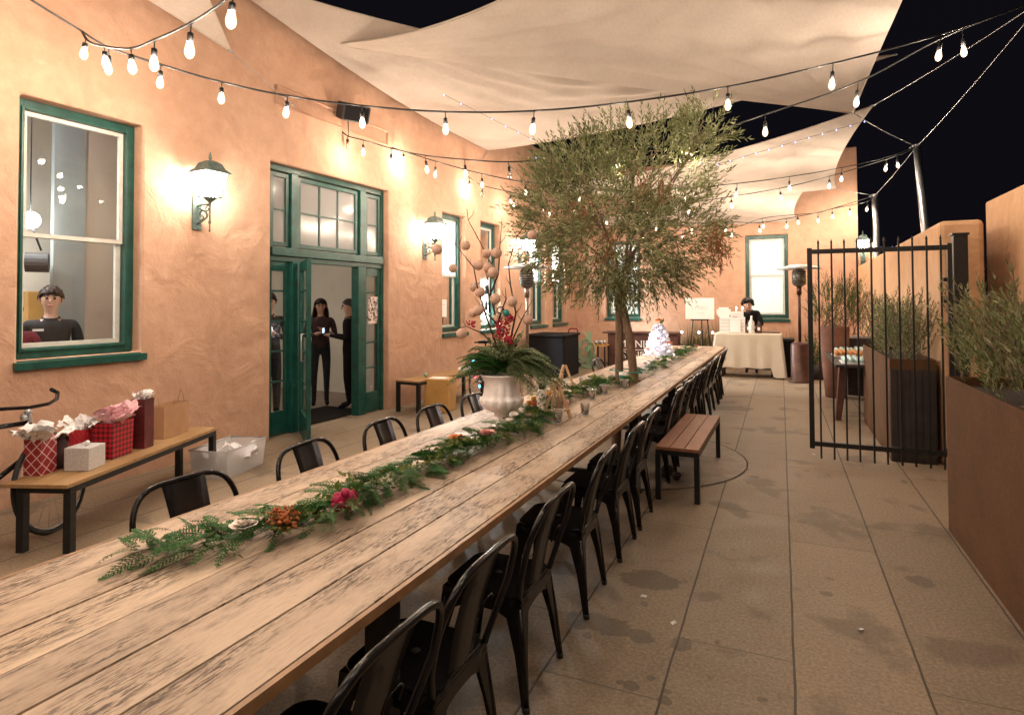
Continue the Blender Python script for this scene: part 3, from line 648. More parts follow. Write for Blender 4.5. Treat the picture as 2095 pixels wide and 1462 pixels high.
def light_string(label, wire, bulbs, drop=.13, off=(), power=BULB_W):
    t = thing('string_lights', label, 'string lights', (0,0,0), 0, 'bulb strings over the patio')
    # smooth the wire through its points
    W_ = [Vector(p) for p in wire]; pts = []
    for i in range(len(W_)-1):
        p0,p1,p2,p3 = W_[max(i-1,0)],W_[i],W_[i+1],W_[min(i+2,len(W_)-1)]
        for k in range(6):
            u = k/6; pts.append(.5*((2*p1)+(-p0+p2)*u+(2*p0-5*p1+4*p2-p3)*u*u+(-p0+3*p1-3*p2+p3)*u**3))
    pts.append(W_[-1])
    m = MB(); m.tube(pts, .0085, 6); m.build('cable', 'rubber', t)
    for i,bp_ in enumerate(bulbs):
        # nearest wire point in plan
        q = min(pts, key=lambda p: (p.x-bp_[0])**2+(p.y-bp_[1])**2)
        d = max(.07, min(.16, q.z-bp_[2]-.045)); bulbpart(t, (q.x,q.y,q.z), d, i not in off, power)
    return t
sA_w = [HA,(-4.68,2.93,3.54),(-4.42,3.17,3.45),(-4.12,3.48,3.37),(-3.75,3.82,3.31),(-3.29,4.21,3.28),(-2.64,4.52,3.23),(-1.94,4.85,3.24),(-1.2,5.2,3.32),(-0.4,5.58,3.46),(0.45,5.98,3.67),(1.33,6.39,3.93),PN]
sA_b = [(-4.69,2.93,3.38),(-4.42,3.17,3.31),(-4.14,3.47,3.23),(-3.76,3.82,3.17),(-3.31,4.21,3.13),(-2.66,4.51,3.08),(-1.94,4.85,3.08),(-1.21,5.2,3.14),(-0.4,5.58,3.3),(0.47,5.99,3.49),(1.34,6.39,3.74)]
light_string('nearest long string of bulbs crossing the whole picture from the large window', sA_w, sA_b)
sB_w = [HA,(-5.26,3.13,3.77),(-4.93,3.05,3.64),(-4.36,2.89,3.46),(-3.96,2.79,3.41),(-3.4,2.64,3.36),(-2.86,2.49,3.36),(-2.0,2.26,3.45),(-1.0,2.0,3.62),(.2,1.68,3.95),(1.3,1.4,4.2)]
sB_b = [(-5.34,3.15,3.69),(-4.93,3.04,3.55),(-4.4,2.9,3.32),(-3.99,2.79,3.25),(-3.44,2.65,3.19),(-2.88,2.5,3.21),(-2.2,2.3,3.3),(-1.5,2.1,3.4),(-.8,1.95,3.5),(0,1.7,3.7)]
sB_w = [HA]+nearer(sB_w[1:],.88); sB_b = nearer(sB_b,.88)
light_string('string of bulbs curving up out of the top left corner of the picture', sB_w, sB_b)
m = MB(); m.tube([HA,(-5.0,2.2,3.9),(-5.35,1.2,4.3)], .008, 6); m.build('steel_cable', 'rubber', label='black cable running up left from where the two nearest strings meet', cat='cable')
sD_w = [(-5.34,6.42,3.86),(-5.23,6.43,3.79),(-5.01,6.44,3.72),(-4.58,6.46,3.57),(-4.08,6.48,3.43),(-3.53,6.51,3.33),(-2.95,6.54,3.25),(-2.29,6.57,3.23),(-1.65,6.61,3.24),(-0.88,6.65,3.31),(-0.12,6.68,3.49),(0.72,6.73,3.71),(1.44,6.76,4.04),PN]
sD_b = [(-5.25,6.43,3.68),(-5.01,6.44,3.56),(-4.58,6.46,3.39),(-4.09,6.48,3.25),(-3.55,6.51,3.15),(-2.95,6.54,3.09),(-2.29,6.57,3.11),(-1.65,6.61,3.1),(-0.88,6.65,3.17),(-0.11,6.68,3.31),(0.72,6.73,3.52),(1.58,6.77,3.84)]
light_string('string of bulbs starting under the wall speaker and passing through the top of the tree', sD_w, sD_b, off=(0,5,6))
sE_w = [(-5.30,7.5,3.90),(-4.77,7.88,3.72),(-4.18,8.26,3.55),(-3.61,8.63,3.44),(-2.88,9.1,3.37),(-2.17,9.56,3.33),(-1.4,10.06,3.41),(-0.63,10.56,3.51),(0.16,11.08,3.65),(0.98,11.61,3.83),(1.7,12.08,4.04),PP1]
sE_b = [(-5.2,7.58,3.72),(-4.78,7.87,3.52),(-4.2,8.25,3.37),(-3.59,8.64,3.27),(-2.88,9.1,3.19),(-2.17,9.56,3.16),(-1.4,10.06,3.23),(-0.63,10.56,3.33),(0.17,11.08,3.46),(0.98,11.61,3.64),(1.7,12.07,3.82)]
light_string('upper string of bulbs behind the tree ending at the near steel pole', sE_w, sE_b)
sF_b = [(-5.12,9.63,3.66),(-4.92,9.72,3.52),(-4.44,9.9,3.39),(-3.9,10.1,3.25),(-3.36,10.31,3.18),(-2.14,10.76,3.11),(-1.48,11.02,3.15),(-0.78,11.28,3.25),(0.01,11.57,3.38),(0.81,11.88,3.58),(1.88,12.28,3.92)]
light_string('lower string of bulbs behind the tree ending at the near steel pole', [(-5.21,9.6,3.88)]+[(x,y,z+.17) for (x,y,z) in sF_b]+[PP1], sF_b, off=(1,))
sG_b = [(-4.83, 10.95, 3.5), (-4.2, 11.34, 3.33), (-3.22, 11.95, 3.18), (-2.34, 12.5, 3.07), (-1.67, 12.92, 3.02), (-1.02, 13.32, 3.06), (-0.4, 13.71, 3.05), (0.14, 14.05, 3.15)]
light_string('string of bulbs nearest the far wall, its upper row', [(-5.1,10.9,3.9)]+[(x,y,z+.17) for (x,y,z) in sG_b]+[(.9,14.5,3.5),PP2], sG_b)
sH_b = [(-2.61, 12.59, 2.92), (-1.86, 13.02, 2.89), (-0.91, 13.55, 2.96), (-0.33, 13.88, 3.16), (0.35, 14.27, 3.25), (0.76, 14.5, 3.29), (1.04, 14.66, 3.38), (1.4, 14.86, 3.46), (1.75, 15.05, 3.55)]
light_string('string of bulbs in front of the far wall running to the far steel pole', [(-4.95,12.4,3.4)]+[(x,y,z+.17) for (x,y,z) in sH_b]+[PP2], sH_b)
# strings that run on overhead, behind the camera
sI_b = [(-5.0+i*.62,.9-.02*i,3.35+.016*(i-6)**2) for i in range(12)]
light_string('string of bulbs overhead just behind the viewpoint', [(-5.55,.9,3.95)]+[(x,y,z+.17) for (x,y,z) in sI_b]+[(2.2,.7,4.2)], sI_b)
sJ_b = [(-5.0+i*.75,-1.2,3.35+.016*(i-5)**2) for i in range(10)]
light_string('string of bulbs overhead well behind the viewpoint', [(-5.6,-1.2,3.95)]+[(x,y,z+.17) for (x,y,z) in sJ_b]+[(2.2,-1.3,4.2)], sJ_b)
# steel poles
def pole(label, top, base):
    t = thing('steel_pole', label, 'pole', base, 0, 'steel poles holding the sails')
    m = MB(); d = Vector(top)-Vector(base); m.tube([(0,0,0), d], .062, 14); m.build('post', 'steel', t)
    m = MB(); m.tube([d, d+Vector((0,0,.03))], .066, 14); m.tube([d+Vector((-.06,0,-.04)), d+Vector((-.11,0,-.02)), d+Vector((-.06,0,.02))], .012, 6); m.build('cap', 'steel', t)
pole('near leaning steel pole rising behind the garden wall', PP1, (2.2,10.9,0)); pole('far slim steel pole rising beside the far wall', PP2, (1.95,15.05,0))
pole('steel pole just beyond the right edge of the picture', PN, (2.25,6.3,0))
def wire(label, a, b, r=.006):
    m = MB(); A_,B_ = Vector(a),Vector(b); m.tube([A_.lerp(B_,k/8)-Vector((0,0,.25*(k/8)*(1-k/8)*((B_-A_).length/8))) for k in range(9)], r, 5)
    m.build('steel_cable', 'steel', label=label, cat='cable', group='steel cables of the sails')
# ---------------------------------------------------------------- shade sails (quadratic Bezier triangles)
def sail(label, A_,B_,C_, Mab,Mbc,Mca, wr=.02, n=44, seed=0):
    A_,B_,C_,Mab,Mbc,Mca = [Vector(p) for p in (A_,B_,C_,Mab,Mbc,Mca)]
    idx = {}; vs = []; rnd = random.Random(seed)
    nrm = (B_-A_).cross(C_-A_).normalized()
    for i in range(n+1):
        for j in range(n+1-i):
            u,v_ = i/n,j/n; w_ = 1-u-v_
            p = A_*u*u+B_*v_*v_+C_*w_*w_+2*u*v_*Mab+2*v_*w_*Mbc+2*u*w_*Mca
            inside = min(u,v_,w_)*3
            d = 0
            for k,(q) in enumerate((u,v_,w_)):   # creases radiate from the corners
                o_ = ((v_,w_),(w_,u),(u,v_))[k]; an = atan2(o_[0], o_[1]+1e-6)
                d += sin(an*(17+5*k)+seed)*max(0,(q-.12))*(1-q)*wr*2.2 + sin(an*(41+7*k)+1.7*seed)*max(0,(q-.2))*(1-q)*wr*.8
            p = p + nrm*d; idx[i,j] = len(vs); vs.append(p)
    fs = []
    for i in range(n):
        for j in range(n-i):
            fs.append((idx[i,j],idx[i+1,j],idx[i,j+1]))
            if i+j < n-1: fs.append((idx[i+1,j],idx[i+1,j+1],idx[i,j+1]))
    t = thing('shade_sail', label, 'shade sail', (0,0,0), 0, 'shade sails over the patio')
    m = MB(); m.add(vs, fs, 0, True); m.build('fabric', 'sail', t)
    h = MB()
    for (P_,Q_,Mq) in ((A_,B_,Mab),(B_,C_,Mbc),(C_,A_,Mca)): h.tube([P_*(1-k/20)**2+Mq*2*(k/20)*(1-k/20)+Q_*(k/20)**2 for k in range(21)], .010, 6)
    h.build('hem', 'sail', t)
    r_ = MB()
    for P_ in (A_,B_,C_): r_.tube([P_+Vector((.03*cos(k*pi/4),.03*sin(k*pi/4),0)) for k in range(8)], .006, 5, closed=True)
    r_.build('ring', 'steel', t)
    return t
L = (-5.15,5.91,4.81); RB = (.90,9.0,4.03); TT = (1.35,3.0,4.75)
sail('largest cream shade sail stretched overhead across the top of the picture', L, RB, TT, (-1.9,7.0,4.22), (.92,5.9,4.10), (-1.9,5.6,4.22), .05, 70, 1)
B2 = (-5.15,10.45,4.52); TL = (-5.3,4.3,5.0); R2 = (1.5,9.8,5.0)
sail('cream shade sail along the wall, tucked behind the largest one', B2, R2, TL, (-1.6,9.8,4.35), (-2.6,8.2,4.55), (-5.1,7.3,4.45), .05, 60, 2)
R3 = (1.3,10.4,4.49); C3 = (1.07,14.0,3.88); A3 = (-5.0,12.5,4.1)
sail('smaller cream shade sail beyond the tree with its corner at the right', R3, C3, A3, (.75,12.1,3.95), (-1.9,14.0,3.75), (-1.6,11.2,3.85), .045, 50, 3)
sail('farthest cream shade sail, low in front of the far wall', (.9,13.4,4.25), (.35,15.2,3.42), (-4.8,14.9,3.6), (.1,14.4,3.70), (-2.0,15.1,3.33), (-2.0,13.9,3.75), .03, 36, 4)
sail('small piece of cream shade sail at the top left corner', (-5.2,4.5,4.2), (-5.3,2.2,4.55), (-4.2,2.9,4.75), (-5.22,3.2,4.42), (-4.7,2.5,4.75), (-4.95,4.0,4.55), .02, 26, 5)
wire('steel cable from the largest sail to the stucco', L, (-5.39,5.98,4.88)); wire('steel cable from the right corner of the largest sail', RB, PP1)
wire('steel cable from the wall-side sail to the stucco', B2, (-5.19,10.25,4.28)); wire('steel cable from the sail beyond the tree to the near pole', R3, PN)
wire('steel cable between the pole tops', PP1, PN); wire('steel cable between the near pole and the far pole', PP1, PP2)
wire('steel cable from the top left sail to the wall', (-5.2,4.5,4.2), (-5.36,5.6,3.95), .004)
wire('steel cable from the low corner of the middle sail to the far pole', C3, PP2); wire('steel cable from the top of the largest sail', TT, (2.2,2.6,4.9))
# blue-white LED strings lying on the sails
def led_string(label, pts, parent_r=.0085, mats=('led_blue',)):
    t = thing('fairy_lights', label, 'fairy lights', (0,0,0), 0, 'small coloured light strings')
    m = MB(); m.tube(pts, .003, 4); m.build('wire', 'rubber', t)
    for i,p in enumerate(pts):
        b = MB(); b.sph((0,0,0), parent_r, 8, 0, (1,1,1.3)); o = b.build('led', mats[i%len(mats)], t); o.location = (p[0],p[1],p[2]-parent_r)
    return t
led_string('blue-white dots of light along the top left edge of the wall-side sail', [(-4.62+.0*k, 5.6+.42*k, 4.98-.03*k) for k in range(5)])
led_string('row of blue-white lights under the wall-side sail, left of the tree', [(-4.05+.06*k,6.9+.36*k,4.33-.015*k) for k in range(9)])
led_string('blue-white lights running down into the tree crown', [(-2.62+.085*k,6.6+.02*k,3.29-.035*k) for k in range(12)])
led_string('row of small blue lights across the sail beyond the tree', [(-.9+.19*k,10.2+.02*k,3.78+.045*k) for k in range(12)])
led_string('distant blue-white lights beyond the garden walls', [(2.35+.24*k,17.8,2.92) for k in range(5)]+[(6.6+.30*k,17.8,3.02) for k in range(4)], .035)

# ---------------------------------------------------------------- long table
tb = thing('long_table', 'very long weathered plank table running down the patio with a black steel frame', 'table', (-1.55,5,0))
Y0,Y1 = -.6,11.55
def lx(y): return -2.166+.0235*(y-1.0)+.004*max(0,y-6)
def rx(y): return -1.040+.0095*(y-1.0)
joints = {0:[4.1,8.3],1:[2.3,6.9],2:[5.0,9.0],3:[3.3,7.2],4:[2.63,6.6,9.6],5:[4.62,8.0]}
pk = MB(); random.seed(3)
hole = (5.92,6.55)
for i in range(6):
    ys = [Y0]+joints[i]+[Y1]
    for a,b in zip(ys[:-1],ys[1:]):
        segs = [(a,b)]
        if i in (3,4) or i==2:
            segs = [q for q in ((a,min(b,hole[0])),(max(a,hole[1]),b)) if q[1]-q[0] > .02] if not (b<=hole[0] or a>=hole[1]) else [(a,b)]
            if i==4: segs=[(a,b)]
        for (p,q) in segs:
            g0 = .0042; dz = random.uniform(-.0012,.0012)
            def X_(t,y): return lx(y)+(rx(y)-lx(y))*t
            def vx(y,z): return (X_(i/6,y)+g0+1.55, y-5, z), (X_((i+1)/6,y)-g0+1.55, y-5, z)
            p_,q_ = p+.0018, q-.0018
            (a0,b0),(a1,b1),(a2,b2),(a3,b3) = vx(p_,.722+dz),vx(q_,.722+dz),vx(p_,.75+dz),vx(q_,.75+dz)
            pk.add([a0,b0,b1,a1,a2,b2,b3,a3], [(0,3,2,1),(4,5,6,7),(0,1,5,4),(1,2,6,5),(2,3,7,6),(3,0,4,7)])
pk.build('tabletop', 'table', tb)
ed = MB()
for sgn,fx_ in ((1,rx),(-1,lx)):
    a,b = (fx_(Y0)+sgn*.002, Y0), (fx_(Y1)+sgn*.002, Y1)
    t_ = .016*sgn
    ed.add([(a[0]+1.55,a[1]-5,.719),(a[0]+t_+1.55,a[1]-5,.719),(a[0]+t_+1.55,a[1]-5,.7495),(a[0]+1.55,a[1]-5,.7495),(b[0]+1.55,b[1]-5,.719),(b[0]+t_+1.55,b[1]-5,.719),(b[0]+t_+1.55,b[1]-5,.7495),(b[0]+1.55,b[1]-5,.7495)], [(0,1,2,3),(4,7,6,5),(0,4,5,1),(1,5,6,2),(2,6,7,3),(3,7,4,0)])
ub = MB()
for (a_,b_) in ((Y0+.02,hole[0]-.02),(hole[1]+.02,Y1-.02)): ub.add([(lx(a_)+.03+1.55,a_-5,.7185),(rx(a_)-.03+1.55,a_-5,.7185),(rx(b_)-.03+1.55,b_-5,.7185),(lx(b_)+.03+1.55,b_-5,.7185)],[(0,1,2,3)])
ub.build('gap_shade_sheet','black_cloth',tb)  # black sheet added under the planks so the gaps look shaded
ed.build('edge_board', 'table_edge', tb)
fr = MB()
for y in (-.2,1.55,3.3,5.05,6.95,8.7,11.2): fr.box((-.46,y-5-.03,.655),(.44,y-5+.03,.706))
for x in (-.40,.38): fr.box((x-.025,Y0+.2-5,.652),(x+.025,Y1-.2-5,.7055))
fr.build('underframe', 'black_matte', tb)
for y in (1.55,5.05,6.95,11.2):
    for x in (-.42,.42):
        l = MB(); l.box((x-.038,y-5-.038,0),(x+.038,y-5+.038,.651)); l.box((x-.06,y-5-.06,0),(x+.06,y-5+.06,.008)); l.build('leg', 'black_matte', tb)
    if y in (5.05,6.95):
        pass
for y in (1.55,5.05,6.95,11.2): lo = MB(); lo.box((-.38,y-5-.02,.10),(.38,y-5+.02,.14)); lo.build('stretcher', 'black_matte', tb)

# ---------------------------------------------------------------- pressed steel chairs
GR = 'black metal chairs along the long table'
ch = thing('metal_chair', 'nearest glossy black metal chair, cut by the bottom edge', 'chair', (-1.13,1.23,0), 0, GR)   # faces -x, back at +x
def rr(x0,x1,y0,y1,r,n=5):
    p = []
    for (cx,cy,a0) in ((x1-r,y1-r,0),(x0+r,y1-r,90),(x0+r,y0+r,180),(x1-r,y0+r,270)):
        for k in range(n+1): a = radians(a0+90*k/n); p.append((cx+r*cos(a),cy+r*sin(a)))
    return p
s = MB(); s.prism(rr(-.18,.18,-.178,.178,.07), .012, 'z', o=(0,0,.408)); s.prism(rr(-.183,.183,-.181,.181,.072), .030, 'z', o=(0,0,.376)); so = s.build('seat', 'black_gloss', ch, bevel=.005)
h = MB(); h.lathe([(.016,0),(.016,.0012)], (0,0,.4205), 10); h.build('drain_hole', 'rubber', so)
hp = [(.172,-.165,.40),(.176,-.185,.43),(.20,-.226,.52)]
arc = [(.225+.062*sin(pi/2*k/9),-.248*abs(cos(pi/2*k/9))**.46,.60+.194*sin(pi/2*k/9)**.85) for k in range(0,9)]
pth = hp+arc; pth = pth+[(.287,0,.794)]+[(x,-y,z) for (x,y,z) in reversed(pth)]
t_ = MB(); t_.tube(pth, .0125, 8); t_.build('back_frame', 'black_gloss', ch)
sp_ = MB(); n = 8; vs = []; fs = []
for k in range(n+1):
    u = k/n; z = .405+.385*u; x = .172+.112*(u**.85) - .020*sin(pi*u); w_ = .082+.020*u
    for (yy,dx) in ((-w_,-.006),(-w_*.5,.0),(0,.004),(w_*.5,.0),(w_,-.006)): vs.append((x+dx,yy,z))
    for (yy,dx) in ((-w_,-.009),(-w_*.5,-.003),(0,.001),(w_*.5,-.003),(w_,-.009)): vs.append((x+dx-.001,yy,z))
for k in range(n):
    for j in range(4):
        a = k*10+j; fs.append((a,a+1,a+11,a+10)); fs.append((a+5,a+15,a+16,a+6))
    fs.append((k*10,k*10+10,k*10+15,k*10+5)); fs.append((k*10+4,k*10+9,k*10+19,k*10+14))
sp_.add(vs, fs, 0, True); bo = sp_.build('backrest', 'black_gloss', ch)
e_ = MB(); e_.tube([(.255,-.038,.60),(.268,-.036,.640),(.272,-.02,.652),(.272,.02,.652),(.268,.036,.640),(.255,.038,.60)], .0035, 5); e_.build('embossed_mark', 'black_gloss', bo)
def leg(sx, sy):
    l = MB(); tx,ty = sx*.176, sy*.172; fx_,fy_ = sx*.215, sy*.205
    rows = [(0,.405,.085),(.25,.31,.062),(.55,.20,.040),(.82,.07,.027),(1,0.0,.022)]; vs = []
    for (u,z,w_) in rows:
        x = tx+(fx_-tx)*u**1.1; y = ty+(fy_-ty)*u**1.1
        vs += [(x,y,z),(x-sx*w_,y+0*sy,z),(x-sx*w_,y-sy*.004,z),(x-sx*.004,y-sy*.004,z),(x-sx*.004,y-sy*w_,z),(x,y-sy*w_,z)]
    fs = [(i*6+k, i*6+(k+1)%6, (i+1)*6+(k+1)%6, (i+1)*6+k) for i in range(4) for k in range(6)]+[tuple(range(6)),tuple(24+k for k in range(6))]
    l.add(vs, fs); l.tube([(tx-sx*.006,ty-sy*.006,.37),(tx+(fx_-tx)*.5-sx*.006,ty+(fy_-ty)*.5-sy*.006,.2),(fx_-sx*.006,fy_-sy*.006,.0)], [.012,.013,.013], 6)
    o = l.build('leg', 'black_gloss', ch)
    f = MB(); f.tube([(fx_-sx*.008,fy_-sy*.008,0),(fx_-sx*.008,fy_-sy*.008,.022)], .0155, 8); f.build('rubber_foot', 'rubber', o)
for a in (1,-1):
    for b in (1,-1): leg(a,b)
ap = MB()
for (ax,sg) in (('y',1),('y',-1),('x',1),('x',-1)):
    vs = []; fs = []; n = 12
    for k in range(n+1):
        u = -1+2*k/n; zt = .382; zb = .382-.030-.075*abs(u)**3.2; p_ = u*.168
        q = .180*sg
        vs += [((q,p_,zt) if ax=='x' else (p_,q*.98,zt)), ((q,p_,zb) if ax=='x' else (p_,q*.98,zb))]
    fs = [(2*k,2*k+1,2*k+3,2*k+2) for k in range(n)]; ap.add(vs, fs, 0, True)
ap.build('apron', 'black_gloss', ch)
rightY = [(1.73,'second black metal chair from the bottom, near side of the table'),(2.37,'third black metal chair from the bottom, near side of the table'),(3.12,'fourth black metal chair from the bottom, near side of the table'),(3.84,'fifth black metal chair on the near side, beside the table post'),(4.40,'sixth black metal chair on the near side, just before the slatted bench')]
random.seed(11)
for y,l in rightY: dup(ch, (-1.13+.004*(y-1),y,0), radians(random.uniform(-3,3)), l, GR)
far_l = ['first','second','third','fourth','fifth','sixth','seventh','eighth','ninth','tenth']
for k,y in enumerate([5.55,6.15,6.75,7.35,7.9,8.45,9.0,9.5,10.0,10.5]):
    dup(ch, (-1.115+.012*k/9,y,0), radians(random.uniform(-4,4)), '%s black metal chair in the tight row beyond the slatted bench'%far_l[k] if k<9 else 'last black metal chair at the far corner of the table, against the draped cloth', GR)
leftY = [(1.87,'nearest black metal chair back on the far side, beside the gift bench'),(2.64,'second black metal chair back on the far side, before the open door'),(3.33,'third black metal chair back on the far side of the table'),(3.92,'fourth black metal chair back on the far side, left of the urn'),(4.55,'fifth black metal chair back on the far side, touching the urn in view'),(8.0,'far-side black metal chair in front of the green hose reel'),(9.2,'black metal chair on the far side in front of the brown counter')]
for y,l in leftY: dup(ch, (lx(y)-.035,y,0), pi+radians(random.uniform(-4,4)), l, GR)

# ---------------------------------------------------------------- benches
def bench(name, label, x0,y0,x1,y1, w_, h, top, ns, legw=.02, over=0.0, lip=0.0):
    L_ = sqrt((x1-x0)**2+(y1-y0)**2); rz = atan2(-(x1-x0),(y1-y0))
    t = thing(name, label, 'bench', (x0,y0,0), rz); hw = w_/2
    for i in range(ns):
        a = -hw-lip+(w_+lip)*i/ns+.003; b = -hw-lip+(w_+lip)*(i+1)/ns-.003; s = MB(); s.box((a,-over,h-.024),(b,L_+over,h)); s.build('slat', top, t, bevel=.002)
    f = MB(); z0,z1 = h-.062,h-.0245
    f.box((-hw+.002,0,z0),(-hw+.035,L_,z1)); f.box((hw-.035,0,z0),(hw-.002,L_,z1)); f.box((-hw+.036,0,z0),(hw-.036,.035,z1)); f.box((-hw+.036,L_-.035,z0),(hw-.036,L_,z1)); f.build('frame', 'black_matte', t)
    for a in (-1,1):
        for y in (legw,L_-legw): l = MB(); l.box((a*(hw-legw)-legw,y-legw,0),(a*(hw-legw)+legw,y+legw,z0-.001)); l.build('leg', 'black_matte', t)
    return t
bench('slatted_bench', 'orange-brown three-slat bench with black legs standing on the open pavement', -.765,4.90,-.745,6.45, .34,.42,'bench_orange',3)
gb = bench('gift_bench', 'tan topped bench with thick black legs along the wall holding the gift bags', -4.29,2.31,-4.90,3.90, .36,.44,'bench_tan',3,.024,.025,.09)
bench('side_bench', 'dark wooden bench against the wall right of the entrance', -4.90,7.30,-4.72,9.0, .42,.46,'bench_tan',3,.024,.01)

# ---------------------------------------------------------------- foliage helpers
def nrm(a): return a/(np.linalg.norm(a,axis=-1,keepdims=True)+1e-9)
def twig_leaves(starts, dirs, lens, nl, leaf_l, leaf_w, droop=0.0, ang=.6, rng=None):
    """sprays of lanceolate leaves along curved twigs -> arrays P,D,L,W and twig polylines"""
    rng = rng or np.random
    P=[];D=[];L=[];W=[]; tw=[]
    for s,d,l in zip(starts,dirs,lens):
        d = d/np.linalg.norm(d); side = np.cross(d, rng.normal(size=3)); side /= np.linalg.norm(side); b = np.cross(d,side)
        pl = []
        for k in range(nl):
            u = (k+.5)/nl; p = s+d*l*u+np.array([0,0,-droop*l*u*u]); dd = d+np.array([0,0,-2*droop*u]); dd/=np.linalg.norm(dd)
            a = k*2.4+rng.uniform(-.3,.3); o = side*cos(a)+b*sin(a); ld = dd*cos(ang)+o*sin(ang)+rng.normal(size=3)*.12
            P.append(p); D.append(ld); q = leaf_l*rng.uniform(.65,1.15)*(1-.35*u); L.append(q); W.append(leaf_w*rng.uniform(.8,1.2))
            if k%4==0: pl.append(p)
        P.append(s+d*l+np.array([0,0,-droop*l])); D.append(d+np.array([0,0,-2*droop])); L.append(leaf_l*.8); W.append(leaf_w)
        pl.append(P[-1]); tw.append(pl)
    return np.array(P),np.array(D),np.array(L),np.array(W),tw
def fronds(starts, dirs, lens, step=.011, side_l=.055, w_=.0048, droop=.25, lift=0.0, rng=None):
    """flat cedar sprays: a rib with paired side branchlets, each built of small scale leaves"""
    rng = rng or np.random
    P=[];D=[];L=[];W=[];U=[]
    for s,d,l in zip(starts,dirs,lens):
        d = d/np.linalg.norm(d); up = np.array([0,0,1.])+rng.normal(size=3)*.35; sd = np.cross(d,up); sd/=np.linalg.norm(sd); up=np.cross(sd,d)
        n = max(4,int(l/step))
        for k in range(n):
            u = k/n; p = s+d*l*u+np.array([0,0,-droop*l*u*u+lift*l*u*(1-u)])
            dd = d+np.array([0,0,-2*droop*u]); dd/=np.linalg.norm(dd)
            P.append(p);D.append(dd);L.append(step*1.5);W.append(.004);U.append(up)
            sl = side_l*(1-u*.8)*min(1,.35+u*3)*rng.uniform(.8,1.15)
            for sg in (1,-1):
                bd = dd*.66+sg*sd*.75+rng.normal(size=3)*.05; bd/=np.linalg.norm(bd); m_=max(2,int(sl/.013))
                for j in range(m_):
                    t=j/m_; q=p+bd*sl*t+np.array([0,0,-.12*sl*t*t])
                    P.append(q);D.append(bd);L.append(sl/m_*1.35);W.append(w_*(1.15-.5*t));U.append(up)
                    if j>0:
                        for s2 in (1,-1):
                            e=bd*.7+s2*np.cross(up,bd)*.7; P.append(q);D.append(e);L.append(.011*(1.1-t*.5));W.append(w_*.8);U.append(up)
    return np.array(P),np.array(D),np.array(L),np.array(W),np.array(U)
rng = np.random.RandomState(5)

# ---------------------------------------------------------------- olive tree growing through the table
tree = thing('olive_tree', 'olive tree with twin trunks growing up through the hole in the table', 'tree', (-1.48,6.24,0))
tk = MB(); org = np.array([-1.48,6.24,0.])
def T2(x,z,y=0): return (x+1.48,y,z)
tk.tube([T2(-1.60,0),T2(-1.575,.4,.01),T2(-1.555,.8,.0),T2(-1.548,1.25,.0),T2(-1.555,1.65,.0),T2(-1.60,2.0,.03)], [.052,.047,.044,.043,.04,.032], 12)
tk.tube([T2(-1.345,0,-.02),T2(-1.37,.4,-.02),T2(-1.395,.8,-.02),T2(-1.44,1.2,-.01),T2(-1.51,1.55,-.02),T2(-1.50,1.75,-.02),T2(-1.42,2.1,-.03)], [.056,.05,.047,.043,.040,.038,.032], 12)
tk.build('trunk', 'bark', tree)
lobes = [((1190,420),140,115,0,430),((1320,360),130,95,.15,330),((1250,510),145,82,-.2,400),((1368,485),80,82,.1,240),((1108,450),66,95,.0,190),((1425,290),36,46,.0,60),((1310,565),72,34,-.1,120),((1290,300),130,50,.1,120),((1170,345),90,60,0,200),((1210,560),70,45,-.1,110)]
brn = MB(); S=[];Dv=[];Ln=[];dr=[]
for (c,rx_,rz_,dy,n) in lobes:
    cx = (c[0]-1270)/188.; cz = 1.56+(620-c[1])/193.; ax,az,ay = rx_/188., rz_/193., .75*max(rx_,80)/188.
    brn.tube(bez((0.0 if cx>0 else -.1,0,1.85),(cx*.35,dy*.4,(1.85+cz)/2+.05),(cx,dy,cz),8), [.019-.0018*k for k in range(9)], 6)
    for k in range(5):
        a = rng.normal(size=3); a/=np.linalg.norm(a); e = (cx+ax*a[0]*.8,dy+ay*a[1]*.8,cz+az*a[2]*.8)
        brn.tube(bez((cx*.6,dy*.6,1.85*.35+cz*.65),(cx,dy,cz+.05),e,6), [.008-.0009*k_ for k_ in range(7)], 5)
    for k in range(n):
        a = rng.normal(size=3); a/=np.linalg.norm(a); r_ = rng.uniform(.25,1)**.5
        p = np.array([cx+ax*a[0]*r_, dy+ay*a[1]*r_, cz+az*a[2]*r_]); S.append(p)
        up = .9 if cz > 2.5 else (.25 if cz>2.2 else -.35)
        d = np.array([a[0]*.8+(p[0])*.25, a[1]*.8, a[2]*.5+up])+rng.normal(size=3)*.25; Dv.append(d); Ln.append(rng.uniform(.14,.30)); dr.append(cz)
brn.build('branch', 'bark', tree)
P,D,L_,W_,tw = twig_leaves(S,Dv,Ln,10,.084,.0155,.12,.62,rng)
leaves('crown', 'olive', P,D,L_,W_, tree, fold=.06)
tm = MB()
for pl in tw[::2]: tm.tube([tuple(p) for p in pl], .0022, 3, cap=False)
tm.build('twig', 'bark', tree)
S=[];Dv=[];Ln=[]
for (c,rx_,rz_,n) in (((1242,500),42,50,34),((1448,500),26,42,26),((1330,380),30,22,12),((1190,420),40,25,18)):
    for k in range(n):
        a = rng.normal(size=3)*.5; S.append(np.array([(c[0]-1270)/188.+a[0]*rx_/188., -.35+a[1]*.2, 1.56+(620-c[1])/193.+a[2]*rz_/193.])); Dv.append(np.array([rng.normal()*.2,rng.normal()*.2,-1])); Ln.append(.2)
P,D,L_,W_,_ = twig_leaves(S,Dv,Ln,14,.07,.009,.1,.35,rng); leaves('dry_leaves', 'olive_brown', P,D,L_,W_, tree, label='reddish brown dry leaves hanging in the crown')
